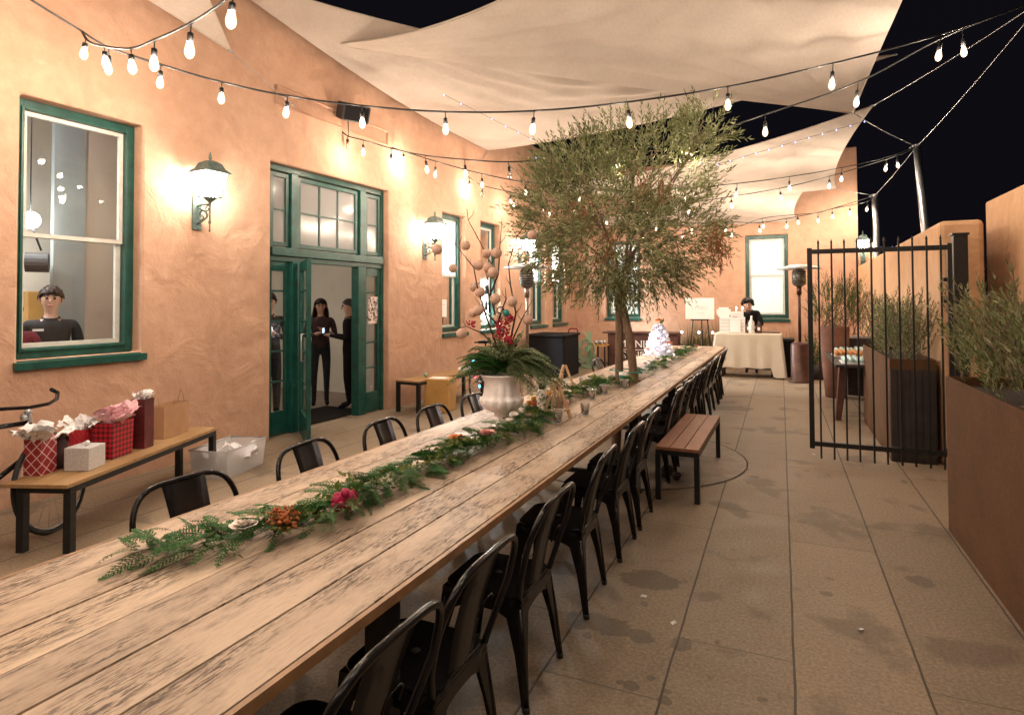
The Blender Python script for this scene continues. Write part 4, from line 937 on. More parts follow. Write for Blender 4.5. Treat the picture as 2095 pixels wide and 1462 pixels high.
# green ribbon / tag round the trunks
t = MB(); t.tube([(-.16,-.065,.87),(.03,-.085,.845),(.18,-.075,.855),(.19,.05,.865),(.0,.07,.87),(-.15,.06,.87),(-.16,-.065,.87)], .006, 5); t.build('green_tie', 'teal', label='teal ribbon tied round both tree trunks above the table', cat='ribbon').location = (-1.48,6.24,0)
t = thing('paper_cup', 'white cup with a teal band standing between the two tree trunks', 'cup', (-1.46,6.03,.752)); q = MB(); q.lathe([(.034,0),(.045,.11),(.0001,.111)], n=14); o = q.build('cup_body', 'white_plastic', t); q = MB(); q.lathe([(.0385,.035),(.0445,.085)], n=14); q.build('band', 'teal', t)

# ---------------------------------------------------------------- planters, shrubs
def planter(name, label, x0,y0,x1,y1,h, mat, rz=0, endmat=None):
    t = thing(name, label, 'planter', (x0,y0,0), rz); w_,l_ = x1-x0,y1-y0
    m = MB()
    for (a,b) in (((0,0),(.012,l_)),((w_-.012,0),(w_,l_)),((.012,0),(w_-.012,.012)),((.012,l_-.012),(w_-.012,l_))): m.box((a[0],a[1],.0),(b[0],b[1],h))
    m.build('box', mat, t); m = MB(); m.box((.013,.013,h-.10),(w_-.013,l_-.013,h-.06)); m.build('soil', 'soil', t)
    return t
planter('corten_planter', 'long rusty steel planter filling the lower right corner', 1.035,.8,1.62,5.04,1.055,'corten')
planter('corten_planter', 'shorter rusty steel planter standing behind the iron gate', .975,6.98,1.36,9.1,1.0,'corten')
b = MB(); b.box((0,0,0),(.375,.015,.90)); 
for k in range(7): b.box((.01+k*.052,-.006,.01),(.05+k*.052,-.0005,.89))
b.build('screen_panel', 'dark_box', None, (.978,6.955,0), label='dark slatted panel on the near end of the planter behind the gate', cat='panel')
def shrub(label, loc, bounds, n, mat, leaf, nl=18, lens=(.25,.55), up=1.2, name='olive_shrub', cat='shrub', stem=True, ang=.5):
    t = thing(name, label, cat, loc); (x0,x1,y0,y1,z0,z1) = bounds; S=[];Dv=[];Ln=[]
    for k in range(n):
        s_ = np.array([rng.uniform(x0,x1),rng.uniform(y0,y1),rng.uniform(z0,z0+(z1-z0)*.75)]); S.append(s_); c = np.array([(x0+x1)/2,(y0+y1)/2])
        Dv.append(np.array([(s_[0]-c[0])*.9+rng.normal()*.3,(s_[1]-c[1])*.25+rng.normal()*.3,up])); Ln.append(rng.uniform(*lens))
    P,D,L_,W_,tw = twig_leaves(S,Dv,Ln,nl,leaf[0],leaf[1],.05,ang,rng); leaves('foliage', mat, P,D,L_,W_, t, fold=.05)
    m = MB()
    for pl in tw[::1 if n<150 else 2]:
        q = [tuple(p) for p in pl]; m.tube(q, .003, 4, cap=False)
    for k in range(min(18,n//8)): m.tube([(rng.uniform(x0*.6,x1*.6),rng.uniform(y0,y1),min(z0,.0)-.02),(S[k*3][0],S[k*3][1],S[k*3][2])], [.008,.004], 5)
    m.build('stem', 'bark', t); return t
shrub('grey-green olive shrub spilling from the rusty planter at the right edge', (1.33,3.9,1.0), (-.26,.26,-2.2,1.08,0,.50), 800, 'olive', (.066,.012), 16,(.24,.46),1.1)
shrub('grey-green olive shrub in the rusty planter behind the gate', (1.17,8.0,.93), (-.17,.17,-.95,1.0,0,.55), 330, 'olive', (.062,.011), 16,(.2,.42),1.2)
pt = thing('tall_pot', 'tall brown pot under the bright green bush beyond the gate', 'pot', (.80,11.2,0)); m = MB(); m.lathe([(.15,0),(.19,.5),(.22,1.12),(.225,1.15),(.19,1.15),(.18,1.05),(.0001,1.04)], n=24); m.build('pot_body', 'terracotta', pt)
shrub('bright green feathery bush seen through the iron gate', (.80,11.2,1.15), (-.36,.36,-.3,.3,.0,.80), 260, 'bush', (.05,.008), 18,(.18,.4),1.0,'feathery_bush','bush')
shrub('brown dry shrub beside the bright green bush beyond the gate', (1.25,11.8,1.0), (-.2,.2,-.3,.3,.0,.7), 70, 'olive_brown', (.05,.009), 14,(.2,.4),1.0,'dry_shrub','shrub')
bx = MB(); bx.box((0,0,0),(.5,.7,.95)); bx.build('dark_tub', 'dark_box', None, (1.0,11.5,0), bevel=.01, label='dark square tub holding the dry shrub behind the snack table', cat='tub')
shrub('thin weeds growing outside the wall between the gate post and orange wall', (2.05,9.0,0), (-.2,.25,-1,1,1.2,2.0), 70, 'olive', (.055,.009), 14,(.3,.5),1.5)
def reeds(label, loc, w_, d_, n, h, mat='reed'):
    t = thing('reed_plant', label, 'plant', loc); P=np.stack([rng.uniform(-w_,w_,n),rng.uniform(-d_,d_,n),np.full(n,.05)],1); D=np.stack([rng.normal(size=n)*.13,rng.normal(size=n)*.13,np.ones(n)],1)
    leaves('blades', mat, P,D,rng.uniform(h*.5,h,n),np.full(n,.012), t); m = MB(); m.box((-w_-.05,-d_-.03,0),(w_+.05,d_+.03,.32)); m.build('trough', 'dark_box', t, bevel=.01)
reeds('tall thin reeds growing behind the white sign on its easel', (-1.7,15.0,.0), .45,.15,260,1.25)
reeds('sparse reeds against the far wall right of the draped table', (-.1,15.1,0), .6,.12,110,1.15)
shrub('low dark green shrub under the easel sign', (-2.0,14.75,.2), (-.4,.4,-.12,.12,0,.28), 90, 'bush', (.05,.014), 12,(.1,.2),.8,'low_shrub')
shrub('dark leafy plant in the shade beside the right patio heater', (.62,13.6,.1), (-.16,.16,-.2,.2,0,.8), 90, 'cedar', (.06,.015), 12,(.15,.3),.9,'dark_shrub')
b = MB(); b.lathe([(.16,0),(.2,.28),(.0001,.281)], (0,0,0), 16); b.build('plant_pot','dark_box', None, (.62,13.6,0), label='black pot of the dark plant beside the right patio heater', cat='pot')
# ---------------------------------------------------------------- iron gate
gt = thing('iron_gate', 'black iron picket gate standing open across the right side of the patio', 'gate', (.245,6.70,0), 0)
m = MB(); m.box((0,-.02,.12),(.045,.02,2.10)); m.box((.0455,-.02,2.04),(1.16,.02,2.085)); m.box((.0455,-.02,.145),(1.16,.02,.19)); m.box((1.1605,-.02,.12),(1.195,.02,2.1)); m.build('gate_frame', 'black_matte', gt)
for x in (.1,.215,.325,.433,.552,.661,.777,.886,.998,1.107):
    m = MB(); m.box((x-.008,-.030,.03),(x+.008,-.0205,2.13)); m.lathe([(.004,2.125),(.011,2.145),(.008,2.16),(.0001,2.185)], (x,-.026,0), 8); m.build('picket', 'black_matte', gt)
gp_ = thing('gate_post', 'square black post carrying the iron gate', 'post', (1.51,6.75,0)); m = MB(); m.box((-.055,-.055,0),(.055,.055,2.17)); m.build('post', 'black_matte', gp_, bevel=.004); m = MB(); m.prism([(-.065,-.065),(.065,-.065),(.065,.065),(-.065,.065)], .02, 'z', o=(0,0,2.171)); m.build('cap', 'black_matte', gp_)
for z in (.17,1.55,1.75): m = MB(); m.box((-.13,-.02,z),(-.056,.02,z+.035)); m.build('hinge', 'black_matte', gp_)
# ---------------------------------------------------------------- patio heaters
def heater(label, x,y,h=2.17, mat='steel'):
    t = thing('patio_heater', label, 'patio heater', (x,y,0), 0, 'patio heaters')
    m = MB(); m.lathe([(.22,0),(.22,.03),(.17,.05),(.17,.72),(.14,.76),(.03,.78)], n=28); m.build('tank_cover', mat, t)
    m = MB(); m.tube([(0,0,.78),(0,0,h-.42)], .028, 12); m.tube([(0,0,h-.55),(0,0,h-.38)], .045, 12); m.build('pole', mat, t)
    m = MB(); m.lathe([(.06,h-.39),(.12,h-.35),(.125,h-.22),(.12,h-.10),(.10,h-.06),(.0001,h-.05)], n=24); o = m.build('burner', 'burner', t)
    m = MB()
    for z in (h-.32,h-.28,h-.24,h-.20,h-.16,h-.12): m.lathe([(.126,z),(.131,z+.008),(.126,z+.016)], n=24)
    m.build('grille', 'black_matte', o)
    m = MB(); m.lathe([(.41,h-.05),(.40,h-.035),(.2,h+.02),(.03,h+.045),(.0001,h+.046)], n=32); m.lathe([(.405,h-.052),(.2,h+.012),(.0001,h+.03)], n=32); m.build('reflector', 'steel', t); return t
M['burner'] = simple('burner_mesh', (.16,.15,.14), .35, .7, .4, 60)
M['bronze'] = simple('bronze_heater', (.075,.035,.028), .4, .6, .3, 6)
M['light_metal'] = simple('hammered_grey', (.24,.17,.13), .45, .6, .3, 20)
heater('patio heater beside the left wall, behind the urn branches', -3.95,9.5,2.20,'light_metal'); heater('dark bronze patio heater at the right of the draped table', .33,13.0,2.24,'bronze')
b = thing('trash_bin', 'dark bin standing between the draped table and right heater', 'bin', (.02,13.9,0)); m = MB(); m.prism(rr(-.22,.22,-.22,.22,.06), .74, 'z'); m.build('bin_body', 'black_cloth', b); m = MB(); m.prism(rr(-.235,.235,-.235,.235,.07), .05, 'z', o=(0,0,.741)); m.build('lid', 'black_matte', b)
# ---------------------------------------------------------------- items at the far left corner
b = thing('covered_console', 'dark covered grill console against the left wall in the far corner', 'grill', (-4.50,12.3,0)); m = MB(); m.prism(rr(-.42,.42,-.5,.5,.06), .84, 'z'); m.build('cover', 'black_cloth', b, bevel=.01); m = MB(); m.prism(rr(-.45,.45,-.53,.53,.06), .05, 'z', o=(0,0,.841)); m.build('cover_top', 'black_cloth', b, bevel=.015)
b = thing('hand_truck', 'maroon hand truck leaning on the wall beside the hose reel', 'hand truck', (-4.62,13.9,0)); m = MB(); m.tube([(-.12,0,.1),(-.12,.12,.86),(-.08,.14,.92),(.08,.14,.92),(.12,.12,.86),(.12,0,.1)], .018, 8)
for z in (.3,.5,.7): m.tube([(-.12,.1*z,z),(.12,.1*z,z)], .012, 6)
m.box((-.17,-.18,.06),(.17,.02,.075)); m.build('truck_frame', 'maroon', b)
for x in (-.16,.16): m = MB(); m.tube([(x-.02,.08,.1),(x+.02,.08,.1)], .1, 16, smooth=False); m.build('wheel', 'rubber', b)
b = thing('hose_reel', 'pale green garden hose hanging in loops on its reel', 'garden hose', (-4.22,13.9,0))
m = MB(); m.tube([(0,-.1,.45),(0,.1,.45)], .07, 20, smooth=False); m.box((-.05,.11,0),(.05,.16,.85)); m.box((-.16,-.16,0),(.16,.16,.03)); m.build('reel', 'hose', b)
m = MB()
for (cx,cz,rx_,rz_,y) in ((0,.42,.21,.26,-.14),(.02,.45,.19,.24,-.17),(.04,.36,.20,.34,-.20),(-.08,.5,.16,.36,-.21),(-.02,.44,.15,.2,-.12),(.03,.40,.17,.22,-.10),(-.04,.47,.12,.17,-.15),(.0,.38,.24,.30,-.18)): m.tube([(cx+rx_*cos(a*pi/12),y+.02*sin(a),cz+rz_*sin(a*pi/12)) for a in range(24)], .012, 6, closed=True)
m.build('hose', 'hose', b)
b = thing('lime_toy', 'bright lime green sprayer on the floor in front of the hose reel', 'sprayer', (-4.55,13.3,0)); m = MB(); m.sph((0,0,.16),.14,14,0,(1,1,1.1)); m.tube([(-.1,0,.25),(-.16,0,.4),(0,0,.48),(.14,0,.38)], .014, 6); m.build('tank','lime', b); m = MB(); m.lathe([(.18,0),(.16,.06),(.0001,.07)], n=16); m.build('base','black_matte', b)
b = thing('side_stand', 'small side table with metal cups left of the brown counter', 'side table', (-4.0,14.3,0)); m = MB(); m.box((-.16,-.2,.50),(.16,.2,.53)); m.build('top', 'box_wood', b)
for x in (-.13,.13):
    for y in (-.17,.17): m = MB(); m.box((x-.015,y-.015,0),(x+.015,y+.015,.499)); m.build('leg', 'black_matte', b)
for k in range(4):
    m = MB(); m.lathe([(.028,0),(.035,.11),(.03,.11),(.0001,.02)], n=12); m.build('metal_cup', 'steel', None, (-4.1+.065*k,14.2+.05*(k%2),.531), label='small steel cup on the side table by the brown counter', cat='cup', group='steel cups on the side table')
# brown counter with painted name
b = thing('bar_counter', 'dark brown wooden counter lettered MONIKER GENERAL in front of the far wall', 'counter', (-3.05,14.62,0)); m = MB(); m.box((-.83,-.12,0),(.83,.38,.80))
for k in range(5): m.box((-.835,-.128,.04+k*.155),(.835,-.1205,.185+k*.155))
m.build('front', 'brown_paint', b); m = MB(); m.box((-.95,-.2,.801),(.87,.42,.835)); m.build('top', 'brown_paint', b, bevel=.004)
text_mesh('MONIKER', .245, 'paper', b, (-.03,-.133,.545), (pi/2,0,0)); text_mesh('GENERAL', .245, 'paper', b, (-.03,-.133,.275), (pi/2,0,0)); m = MB(); m.box((-.50,-.136,.405),(.46,-.1295,.418)); m.build('rule', 'paper', b)
# sign on easel
b = thing('easel_sign', 'white sign board with a leaf emblem and PARU on a dark easel', 'sign', (-1.69,14.3,0)); m = MB(); m.box((-.315,-.012,1.165),(.315,.012,1.645)); m.build('board', 'paper', b)
M['ink'] = simple('black_ink', (.02,.02,.02), .6); M['ink_pale'] = simple('pale_grey_ink', (.50,.50,.50), .6)
text_mesh('PARU', .105, 'ink_pale', b, (.03,-.0135,1.415), (pi/2,0,0), .0008); text_mesh('TEA BAR', .040, 'ink_pale', b, (.02,-.0135,1.30), (pi/2,0,0), .0006)
m = MB()
for (x,z,a,l,w_) in ((-.225,1.49,130,.07,.014),(-.225,1.485,40,.04,.013),(-.15,1.525,88,.07,.017),(-.115,1.555,50,.06,.008),(-.10,1.525,38,.085,.018),(-.085,1.505,15,.05,.007),(-.10,1.47,-8,.11,.010),(-.17,1.45,-75,.075,.007)):
    a = radians(a); c_,s_ = cos(a),sin(a); m.add([(x,-.0135,z),(x+c_*l*.5-s_*w_*.5,-.0135,z+s_*l*.5+c_*w_*.5),(x+c_*l,-.0135,z+s_*l),(x+c_*l*.5+s_*w_*.5,-.0135,z+s_*l*.5-c_*w_*.5)], [(0,1,2,3)])
m.build('leaf_emblem', 'ink', b)
for (x0,x1,y) in ((-.10,-.27,-.12),(.12,.28,-.12),(.02,.02,.35)): m = MB(); m.tube([(x0,.025,1.60),(x1,y+.14,.0)], .013, 6); m.build('easel_leg', 'black_matte', b)
m = MB(); m.box((-.2,-.03,1.135),(.2,.03,1.163)); m.build('ledge', 'black_matte', b)
for k,(x) in enumerate((-2.1,-1.72,-1.42)):
    m = MB(); m.sph((0,0,0),.028,10); m.build('globe_light', 'glow_white', None, (x,14.35,.86), label='tiny glowing white light at the foot of the easel', cat='light', group='tiny lights under the easel')
# ---------------------------------------------------------------- draped table, drinks, server
b = thing('draped_table', 'folding table under a cream linen cloth before the far window', 'table', (-.63,13.62,0))
m = MB(); m.box((-.60,-.30,.86),(.60,.30,.895)); m.build('tabletop', 'dark_box', b)
for x in (-.5,.5):
    for y in (-.25,.25): m = MB(); m.tube([(x,y,0),(x,y,.86)], .018, 8); m.build('leg', 'black_matte', b)
cl = MB(); vs=[]; NX=96; per = []
hx,hy = .645,.335
for k in range(NX):
    u = k/NX*4; s_ = int(u); f = u-s_
    c_ = [(-hx,-hy),(hx,-hy),(hx,hy),(-hx,hy)]; a,b2 = c_[s_],c_[(s_+1)%4]; x=a[0]+(b2[0]-a[0])*f; y=a[1]+(b2[1]-a[1])*f; per.append((x,y,f,s_))
rows = [0,.01,.05,.15,.3,.45,.6,.75,.85]
for ri,q in enumerate(rows):
    for k,(x,y,f,s_) in enumerate(per):
        drop = .70 if s_ in (0,2) else .84
        cf = min(f,1-f); cor = max(0,1-cf/.10)
        if s_==0 and f>.86 or s_==1 and f<.2: drop = .86+.01*sin(f*30)
        d = Vector((x/hx,y/hy)).normalized(); nx_,ny_ = ((0,-1),(1,0),(0,1),(-1,0))[s_]
        if cor>0: nx_,ny_ = d.x,d.y
        out = q*(.05+.10*cor)+q*.030*sin(k*1.15+.5*sin(k*.37)+s_)+q*.018*sin(k*2.7)
        z = .905-min(q/.85,1)*drop*(1+.015*sin(k*.9)); 
        if ri==0: z=.905; out=-.012
        vs.append((x+nx_*out, y+ny_*out, max(.006,z)))
fs = [(i*NX+k,i*NX+(k+1)%NX,(i+1)*NX+(k+1)%NX,(i+1)*NX+k) for i in range(len(rows)-1) for k in range(NX)]+[tuple(range(NX))]
o = MB(); o.add(vs, fs, 0, True); o.build('tablecloth', 'linen', None, (-.63,13.62,0), label='cream linen cloth hanging in folds nearly to the pavement', cat='tablecloth')
b = thing('display_rack', 'white slatted display boxes standing on the linen cloth', 'display', (-.99,13.55,.907))
m = MB(); m.box((-.20,-.08,0),(.30,.10,.33)); m.box((.02,-.06,.3305),(.27,.08,.44)); m.build('boxes', 'paper', b)
m = MB()
for k in range(4): m.box((-.185,-.086,.055+k*.07),(.285,-.0805,.066+k*.07))
m.box((.04,-.066,.38),(.25,-.0605,.388)); m.build('slots', 'ink_pale', b)
m = MB(); m.prism([(-.11,0),(.11,0),(.11,.04),(.14,.04),(.14,.16),(.10,.16),(.10,.20),(-.10,.20),(-.10,.16),(-.14,.16),(-.14,.04),(-.11,.04)], .012, 'y'); o = m.build('card', 'paper', b); o.location = (-.12,-.03,.335)
b = thing('clipboard', 'clipboard with a white menu leaning on the display boxes', 'clipboard', (-.88,13.43,.907)); m = MB(); m.box((-.12,0,0),(.12,.012,.34)); o=m.build('board', 'light_wood', b); m = MB(); m.box((-.108,-.004,.012),(.108,-.0005,.315)); m.build('menu_sheet', 'paper', b); m = MB(); m.box((-.04,-.01,.32),(.04,-.001,.35)); m.build('clip','steel', b); b.rotation_euler = (radians(-8),0,0)
for k,(x,y,h,mt,lb) in enumerate(((-.62,13.5,.26,'brown_paint','dark brown bottle with white label left of its twin on the linen table'),(-.42,13.5,.24,'brown_paint','dark brown bottle with white label at the right of its twin'),(-.56,13.45,.36,'white_plastic','white pump bottle behind the brown bottles on the linen table'))):
    b = thing('bottle', lb, 'bottle', (x,y,.907)); m = MB(); m.lathe([(.055,0),(.06,.02),(.06,h*.6),(.02,h*.8),(.02,h),(.0001,h+.001)], n=16); m.build('bottle_body', mt, b)
    if k<2: m = MB(); m.add([(-.025,-.0615,h*.25),(.025,-.0615,h*.25),(.025,-.0615,h*.52),(-.025,-.0615,h*.52)], [(0,1,2,3)]); m.build('label_sheet', 'paper', b)
b = MB(); b.box((-.28,-.16,0),(.28,.16,.02)); b.build('tray', 'brown_paint', None, (-.30,13.72,.908), bevel=.004, label='dark wooden tray lying on the linen cloth behind the bottles', cat='tray')
for k,x in enumerate((-.86,-.74)):
    m = MB(); m.lathe([(.018,0),(.018,.06),(.0001,.061)], n=10); o=m.build('candle', 'paper', None, (x,13.56,1.348), label='small lit candle on top of the white display boxes', cat='candle', group='candles on the display boxes'); q = MB(); q.sph((0,0,.08),.012,8,0,(1,1,1.8)); q.build('flame','filament', o)
# ---------------------------------------------------------------- snack table beyond the gate
b = thing('snack_table', 'rustic table with splayed legs loaded with snacks beyond the gate', 'table', (1.0,10.15,0)); m = MB(); m.box((-.36,-1.25,.71),(.40,1.3,.745)); m.build('tabletop', 'dark_box', b, bevel=.004)
for (x,y,x2,y2) in ((-.25,-1.0,-.33,-1.10),(.3,-1.0,.35,-1.1),(-.22,1.1,-.3,1.15),(.3,1.1,.35,1.15)): m = MB(); m.tube([(x,y,.709),(x2,y2,0)], [.075,.045], 4, smooth=False); m.build('leg', 'brown_paint', b)
def tray(label, x,y,mat,n,sz,gl='snack cups on the table beyond the gate'):
    b = thing('snack_tray', label, 'tray', (x,y,.747)); m = MB(); m.box((-.3,-.22,0),(.3,.22,.015)); m.build('platter', 'white_plastic', b, bevel=.003); m = MB()
    for i in range(n):
        for j in range(6): m.lathe([(sz*.7,.016),(sz,.055),(sz*.6,.075+.01*((i*j)%3)),(.0001,.08)], (-.25+.5*i/(n-1),-.18+.36*j/5,0), 8)
    o = m.build('snacks', mat, b); o['kind'] = 'stuff'
tray('white platter heaped with orange snacks on the rustic table', 1.0,10.3,'food',9,.032);
M['cupblue'] = simple('pale_blue_cup', (.50,.66,.66), .5, 0, .2, 30); tray('platter of pale blue cups at the near end of the rustic table', 1.02,9.2,'cupblue',9,.03); tray('platter of pale cups behind the orange snacks', 1.05,10.9,'cupblue',8,.03)
b = thing('flower_jar', 'clear jar holding one red flower on the snack table', 'vase', (1.22,9.9,.747)); m = MB(); m.lathe([(.06,0),(.07,.02),(.07,.14),(.04,.18),(.045,.2)], n=14); m.build('jar','cup', b); m = MB(); m.tube([(0,0,.02),(.02,0,.33)], .004, 5); m.build('stem','bush', b); m = MB(); m.sph((.02,0,.35),.045,12); m.build('flower','berry', b)
# ---------------------------------------------------------------- side bench items
b = thing('wooden_box', 'yellow plywood box on the floor before the dark side bench', 'box', (-4.53,7.53,0), radians(10)); m = MB(); m.box((-.19,-.04,0),(.17,.30,.47)); m.build('panel', 'box_wood', b, bevel=.008); m = MB(); m.box((-.15,.0,.4705),(.10,.2,.478)); m.build('paper_sheet', 'paper', b)
b = thing('shoe_bag', 'white bundle with trainers at the end of the side bench', 'bundle', (-4.62,8.5,.462)); m = MB(); m.sph((0,0,.05),.10,12,0,(1,1.4,.5)); m.sph((.02,.16,.05),.08,12,0,(1,1.4,.6)); m.build('bundle', 'tissue', b)
b = MB(); b.sph((0,0,.032),.032,12); b.build('green_ball', 'hose', None, (-4.85,7.72,.461), label='small green ball on the side bench', cat='ball')
b = thing('black_bicycle', 'dark bicycle leaning by the wall behind the urn hung with coloured lights', 'bicycle', (-4.35,8.9,0), radians(4))
def wheel(t, c, r, ax='y', label=None):
    m = MB(); m.tube([(c[0], c[1]+r*cos(a*pi/20), c[2]+r*sin(a*pi/20)) for a in range(40)], .016, 8, closed=True); o = m.build('wheel', 'rubber', t)
    q = MB(); q.tube([(c[0], c[1]+(r-.022)*cos(a*pi/20), c[2]+(r-.022)*sin(a*pi/20)) for a in range(40)], .008, 6, closed=True)
    for k in range(18): a = k*pi/9; q.tube([(c[0],c[1],c[2]),(c[0],c[1]+(r-.022)*cos(a),c[2]+(r-.022)*sin(a))], .0012, 3)
    q.tube([(c[0]-.05,c[1],c[2]),(c[0]+.05,c[1],c[2])], .018, 8); q.build('rim', 'steel', o); return o
def bicycle(t, steer=0):
    """local y = travel direction (front at +y)"""
    n0 = set(COL.objects.keys()); wheel(t,(0,.52,.34),.33)
    m = MB(); hd = (0,.36,.78); hb=(0,.40,.60); bb=(0,-.06,.30); st=(0,-.20,.78); ra=(0,-.52,.34)
    for a,b_,r in ((hd,st,.016),(hb,bb,.018),(bb,st,.016),(hd,hb,.02),(bb,ra,.011),(st,ra,.010)): m.tube([a,b_], r, 8)
    m.build('frame', 'black_gloss', t)
    m = MB(); m.tube([hb,(0,.44,.5),(.05,.47,.42),(.05,.52,.34)], .011, 6); m.tube([(0,.44,.5),(-.05,.47,.42),(-.05,.52,.34)], .011, 6); m.build('fork', 'black_gloss', t)
    m = MB(); m.tube([hd,(0,.345,.87)], .014, 8); m.tube([(0,.345,.84),(0,.345,.865)], .024, 10); m.build('stem', 'steel', t)
    m = MB(); m.tube([(-.33,.10,.90),(-.26,.26,.90),(-.14,.35,.89),(0,.36,.88),(.14,.35,.89),(.26,.26,.92),(.31,.20,.96),(.33,.12,.985)], .0125, 8); m.build('handlebar', 'black_gloss', t)
    if steer:
        for k_ in set(COL.objects.keys())-n0:
            if not k_.startswith('frame'): o_ = COL.objects[k_]; o_.data.transform(Matrix.Translation((0,.40,0))@Matrix.Rotation(radians(steer),4,'Z')@Matrix.Translation((0,-.40,0)))
    wheel(t,(0,-.52,.34),.33)
    m = MB(); m.tube([st,(0,-.22,.92)], .012, 8); m.box((-.07,-.36,.92),(.07,-.12,.96)); m.build('saddle', 'black_cloth', t, bevel=.01)
    m = MB(); m.lathe([(.09,-.01),(.09,.01)], n=20, T=Matrix.Translation(bb)@Matrix.Rotation(pi/2,4,'Y')); m.tube([bb,(.08,.02,.2)], .01, 6); m.build('crank', 'steel', t)
bicycle(b)
led_string('multicoloured dots of light on the dark bicycle left of the urn', [(-4.28,8.15,.70),(-4.3,8.25,.45),(-4.25,8.3,.30),(-4.2,8.45,.20),(-4.18,8.6,.12),(-4.22,8.75,.30),(-4.2,8.9,.25),(-4.3,8.05,.55)], .018, ('led_b','led_r','led_b','led_y','led_p','led_g','led_y','led_g'))
b = thing('black_bicycle', 'black bicycle with curved bars at the left edge behind the gift bench', 'bicycle', (-4.60,2.06,0), radians(-2)); bicycle(b, 27); b.rotation_euler = (0,radians(-7),radians(-2))
m = MB(); m.lathe([(.028,.0),(.03,.02),(.022,.045),(.0001,.046)], n=12); o = m.build('bell', 'steel', b); o.location = (0,.345,.80)
# ---------------------------------------------------------------- gifts on the bench
def crumple(n, r, h, seed, spread=1.0):
    rg = random.Random(seed); m = MB()
    for k in range(n):
        a = rg.uniform(0,2*pi); d = rg.uniform(.1,1)*r; bx_,by_ = cos(a)*d*.5, sin(a)*d*.5; tx,ty = cos(a)*d*1.5*spread, sin(a)*d*1.5*spread
        w_ = rg.uniform(.5,1.0)*r; zz = h*rg.uniform(.5,1); px,py = -sin(a),cos(a); vs=[]; S_=6
        for i in range(S_+1):
            for j in range(S_+1):
                u=i/S_; v=j/S_-.5; x=bx_+(tx-bx_)*u+px*v*w_*(.6+u*.8); y=by_+(ty-by_)*u+py*v*w_*(.6+u*.8); z=zz*(u**.8)*(1-.5*abs(v)*u)-.015
                vs.append((x+rg.uniform(-.012,.012),y+rg.uniform(-.012,.012),z+rg.uniform(-.014,.014)))
        m.add(vs, [(i*(S_+1)+j,i*(S_+1)+j+1,(i+1)*(S_+1)+j+1,(i+1)*(S_+1)+j) for i in range(S_) for j in range(S_)])
    return m
def bag(label, x,y,rz,w_,d_,h, mat, tis=None, tn=9, th=.09, taper=1.04, z=.441, handles=False, r=None):
    t = thing('gift_bag', label, 'gift bag', (x,y,z), rz); m = MB(); a,b_=w_/2,d_/2; k=taper
    m.add([(-a,-b_,0),(a,-b_,0),(a,b_,0),(-a,b_,0),(-a*k,-b_*k,h),(a*k,-b_*k,h),(a*k,b_*k,h),(-a*k,b_*k,h)], [(0,3,2,1),(0,1,5,4),(1,2,6,5),(2,3,7,6),(3,0,4,7)]); m.build('bag', mat, t)
    if tis: o = crumple(tn, r or max(a,b_), th, int(x*1000+y*777)).build('tissue', tis, t); o.location = (0,0,h-.01)
    if handles:
        for s_ in (-1,1): m = MB(); m.tube(bez((-a*.4,s_*b_,h-.005),(0,s_*b_,h+.2),(a*.4,s_*b_,h-.005),12), .0035, 5); m.build('rope_handle', mat, t)
    return t
gz = radians(20)
bag('argyle red gift cylinder with white tissue at the near end of the bench', -4.57,2.44,gz,.12,.13,.25,'argyle','tissue',12,.13,1.0,r=.14)
b = thing('wrapped_bundle', 'dark cellophane bundle between the argyle gift and white box', 'bundle', (-4.60,2.58,.441)); m = MB(); m.lathe([(.045,0),(.055,.08),(.045,.17),(.02,.20),(.035,.235),(.0001,.236)], n=10, mod=lambda a,z:1+.12*sin(5*a+z*30)); m.build('bundle','plum', b)
b = thing('gift_box', 'white glittery gift box with a bow at the bench edge', 'gift box', (-4.42,2.62,.441), radians(24)); m = MB(); m.box((-.085,-.06,0),(.085,.11,.155)); m.build('box','glitter', b, bevel=.004); m = MB(); m.tube([(-.03,.03,.158),(-.01,.06,.175),(.01,.03,.165),(.04,.0,.18),(.01,.02,.158)], .008, 6); m.sph((.015,.03,.175),.014,8); m.build('bow','tissue', b)
bag('plain red gift bag with white tissue behind the white box', -4.72,2.80,gz,.12,.12,.22,'red_bag','tissue',9,.13,1.0,r=.10)
bag('red and black buffalo plaid gift bag with pink tissue', -4.58,2.93,gz,.15,.21,.265,'plaid','tissue_pink',14,.17,1.08,r=.14)
bag('tall narrow dark red bottle bag with white tissue', -4.64,3.20,gz,.11,.11,.385,'wine_bag','tissue',9,.10,1.0,r=.06)
bag('small kraft paper bag behind the plaid gift bag', -4.74,3.10,gz,.09,.12,.24,'kraft')
bag('large plain kraft paper bag with rope handles, farthest on the bench', -4.85,3.58,gz,.14,.34,.27,'kraft',None,0,0,1.0,handles=True)
M['emblem'] = M['paper']
b = thing('storage_bin', 'milky plastic storage bin full of bundles on the floor by the bench', 'storage bin', (-4.78,4.15,0), radians(14)); m = MB()
w_,l_,h_ = .19,.30,.25; m.add([(-w_*.9,-l_*.92,0),(w_*.9,-l_*.92,0),(w_*.9,l_*.92,0),(-w_*.9,l_*.92,0),(-w_,-l_,h_),(w_,-l_,h_),(w_,l_,h_),(-w_,l_,h_)], [(0,3,2,1),(0,1,5,4),(1,2,6,5),(2,3,7,6),(3,0,4,7)]); m.build('tub','bin', b)
m = MB(); m.tube([(-w_,-l_,h_),(w_,-l_,h_),(w_,l_,h_),(-w_,l_,h_)], .009, 6, closed=True); m.build('rim','bin', b)
m = crumple(26,.17,.24,77,1.1); o = m.build('contents','tissue', b); o.location = (0,0,.05); m = MB(); m.sph((.03,-.08,.09),.075,12,0,(1,1,.9)); m.build('dark_bundle','grey_door', b)
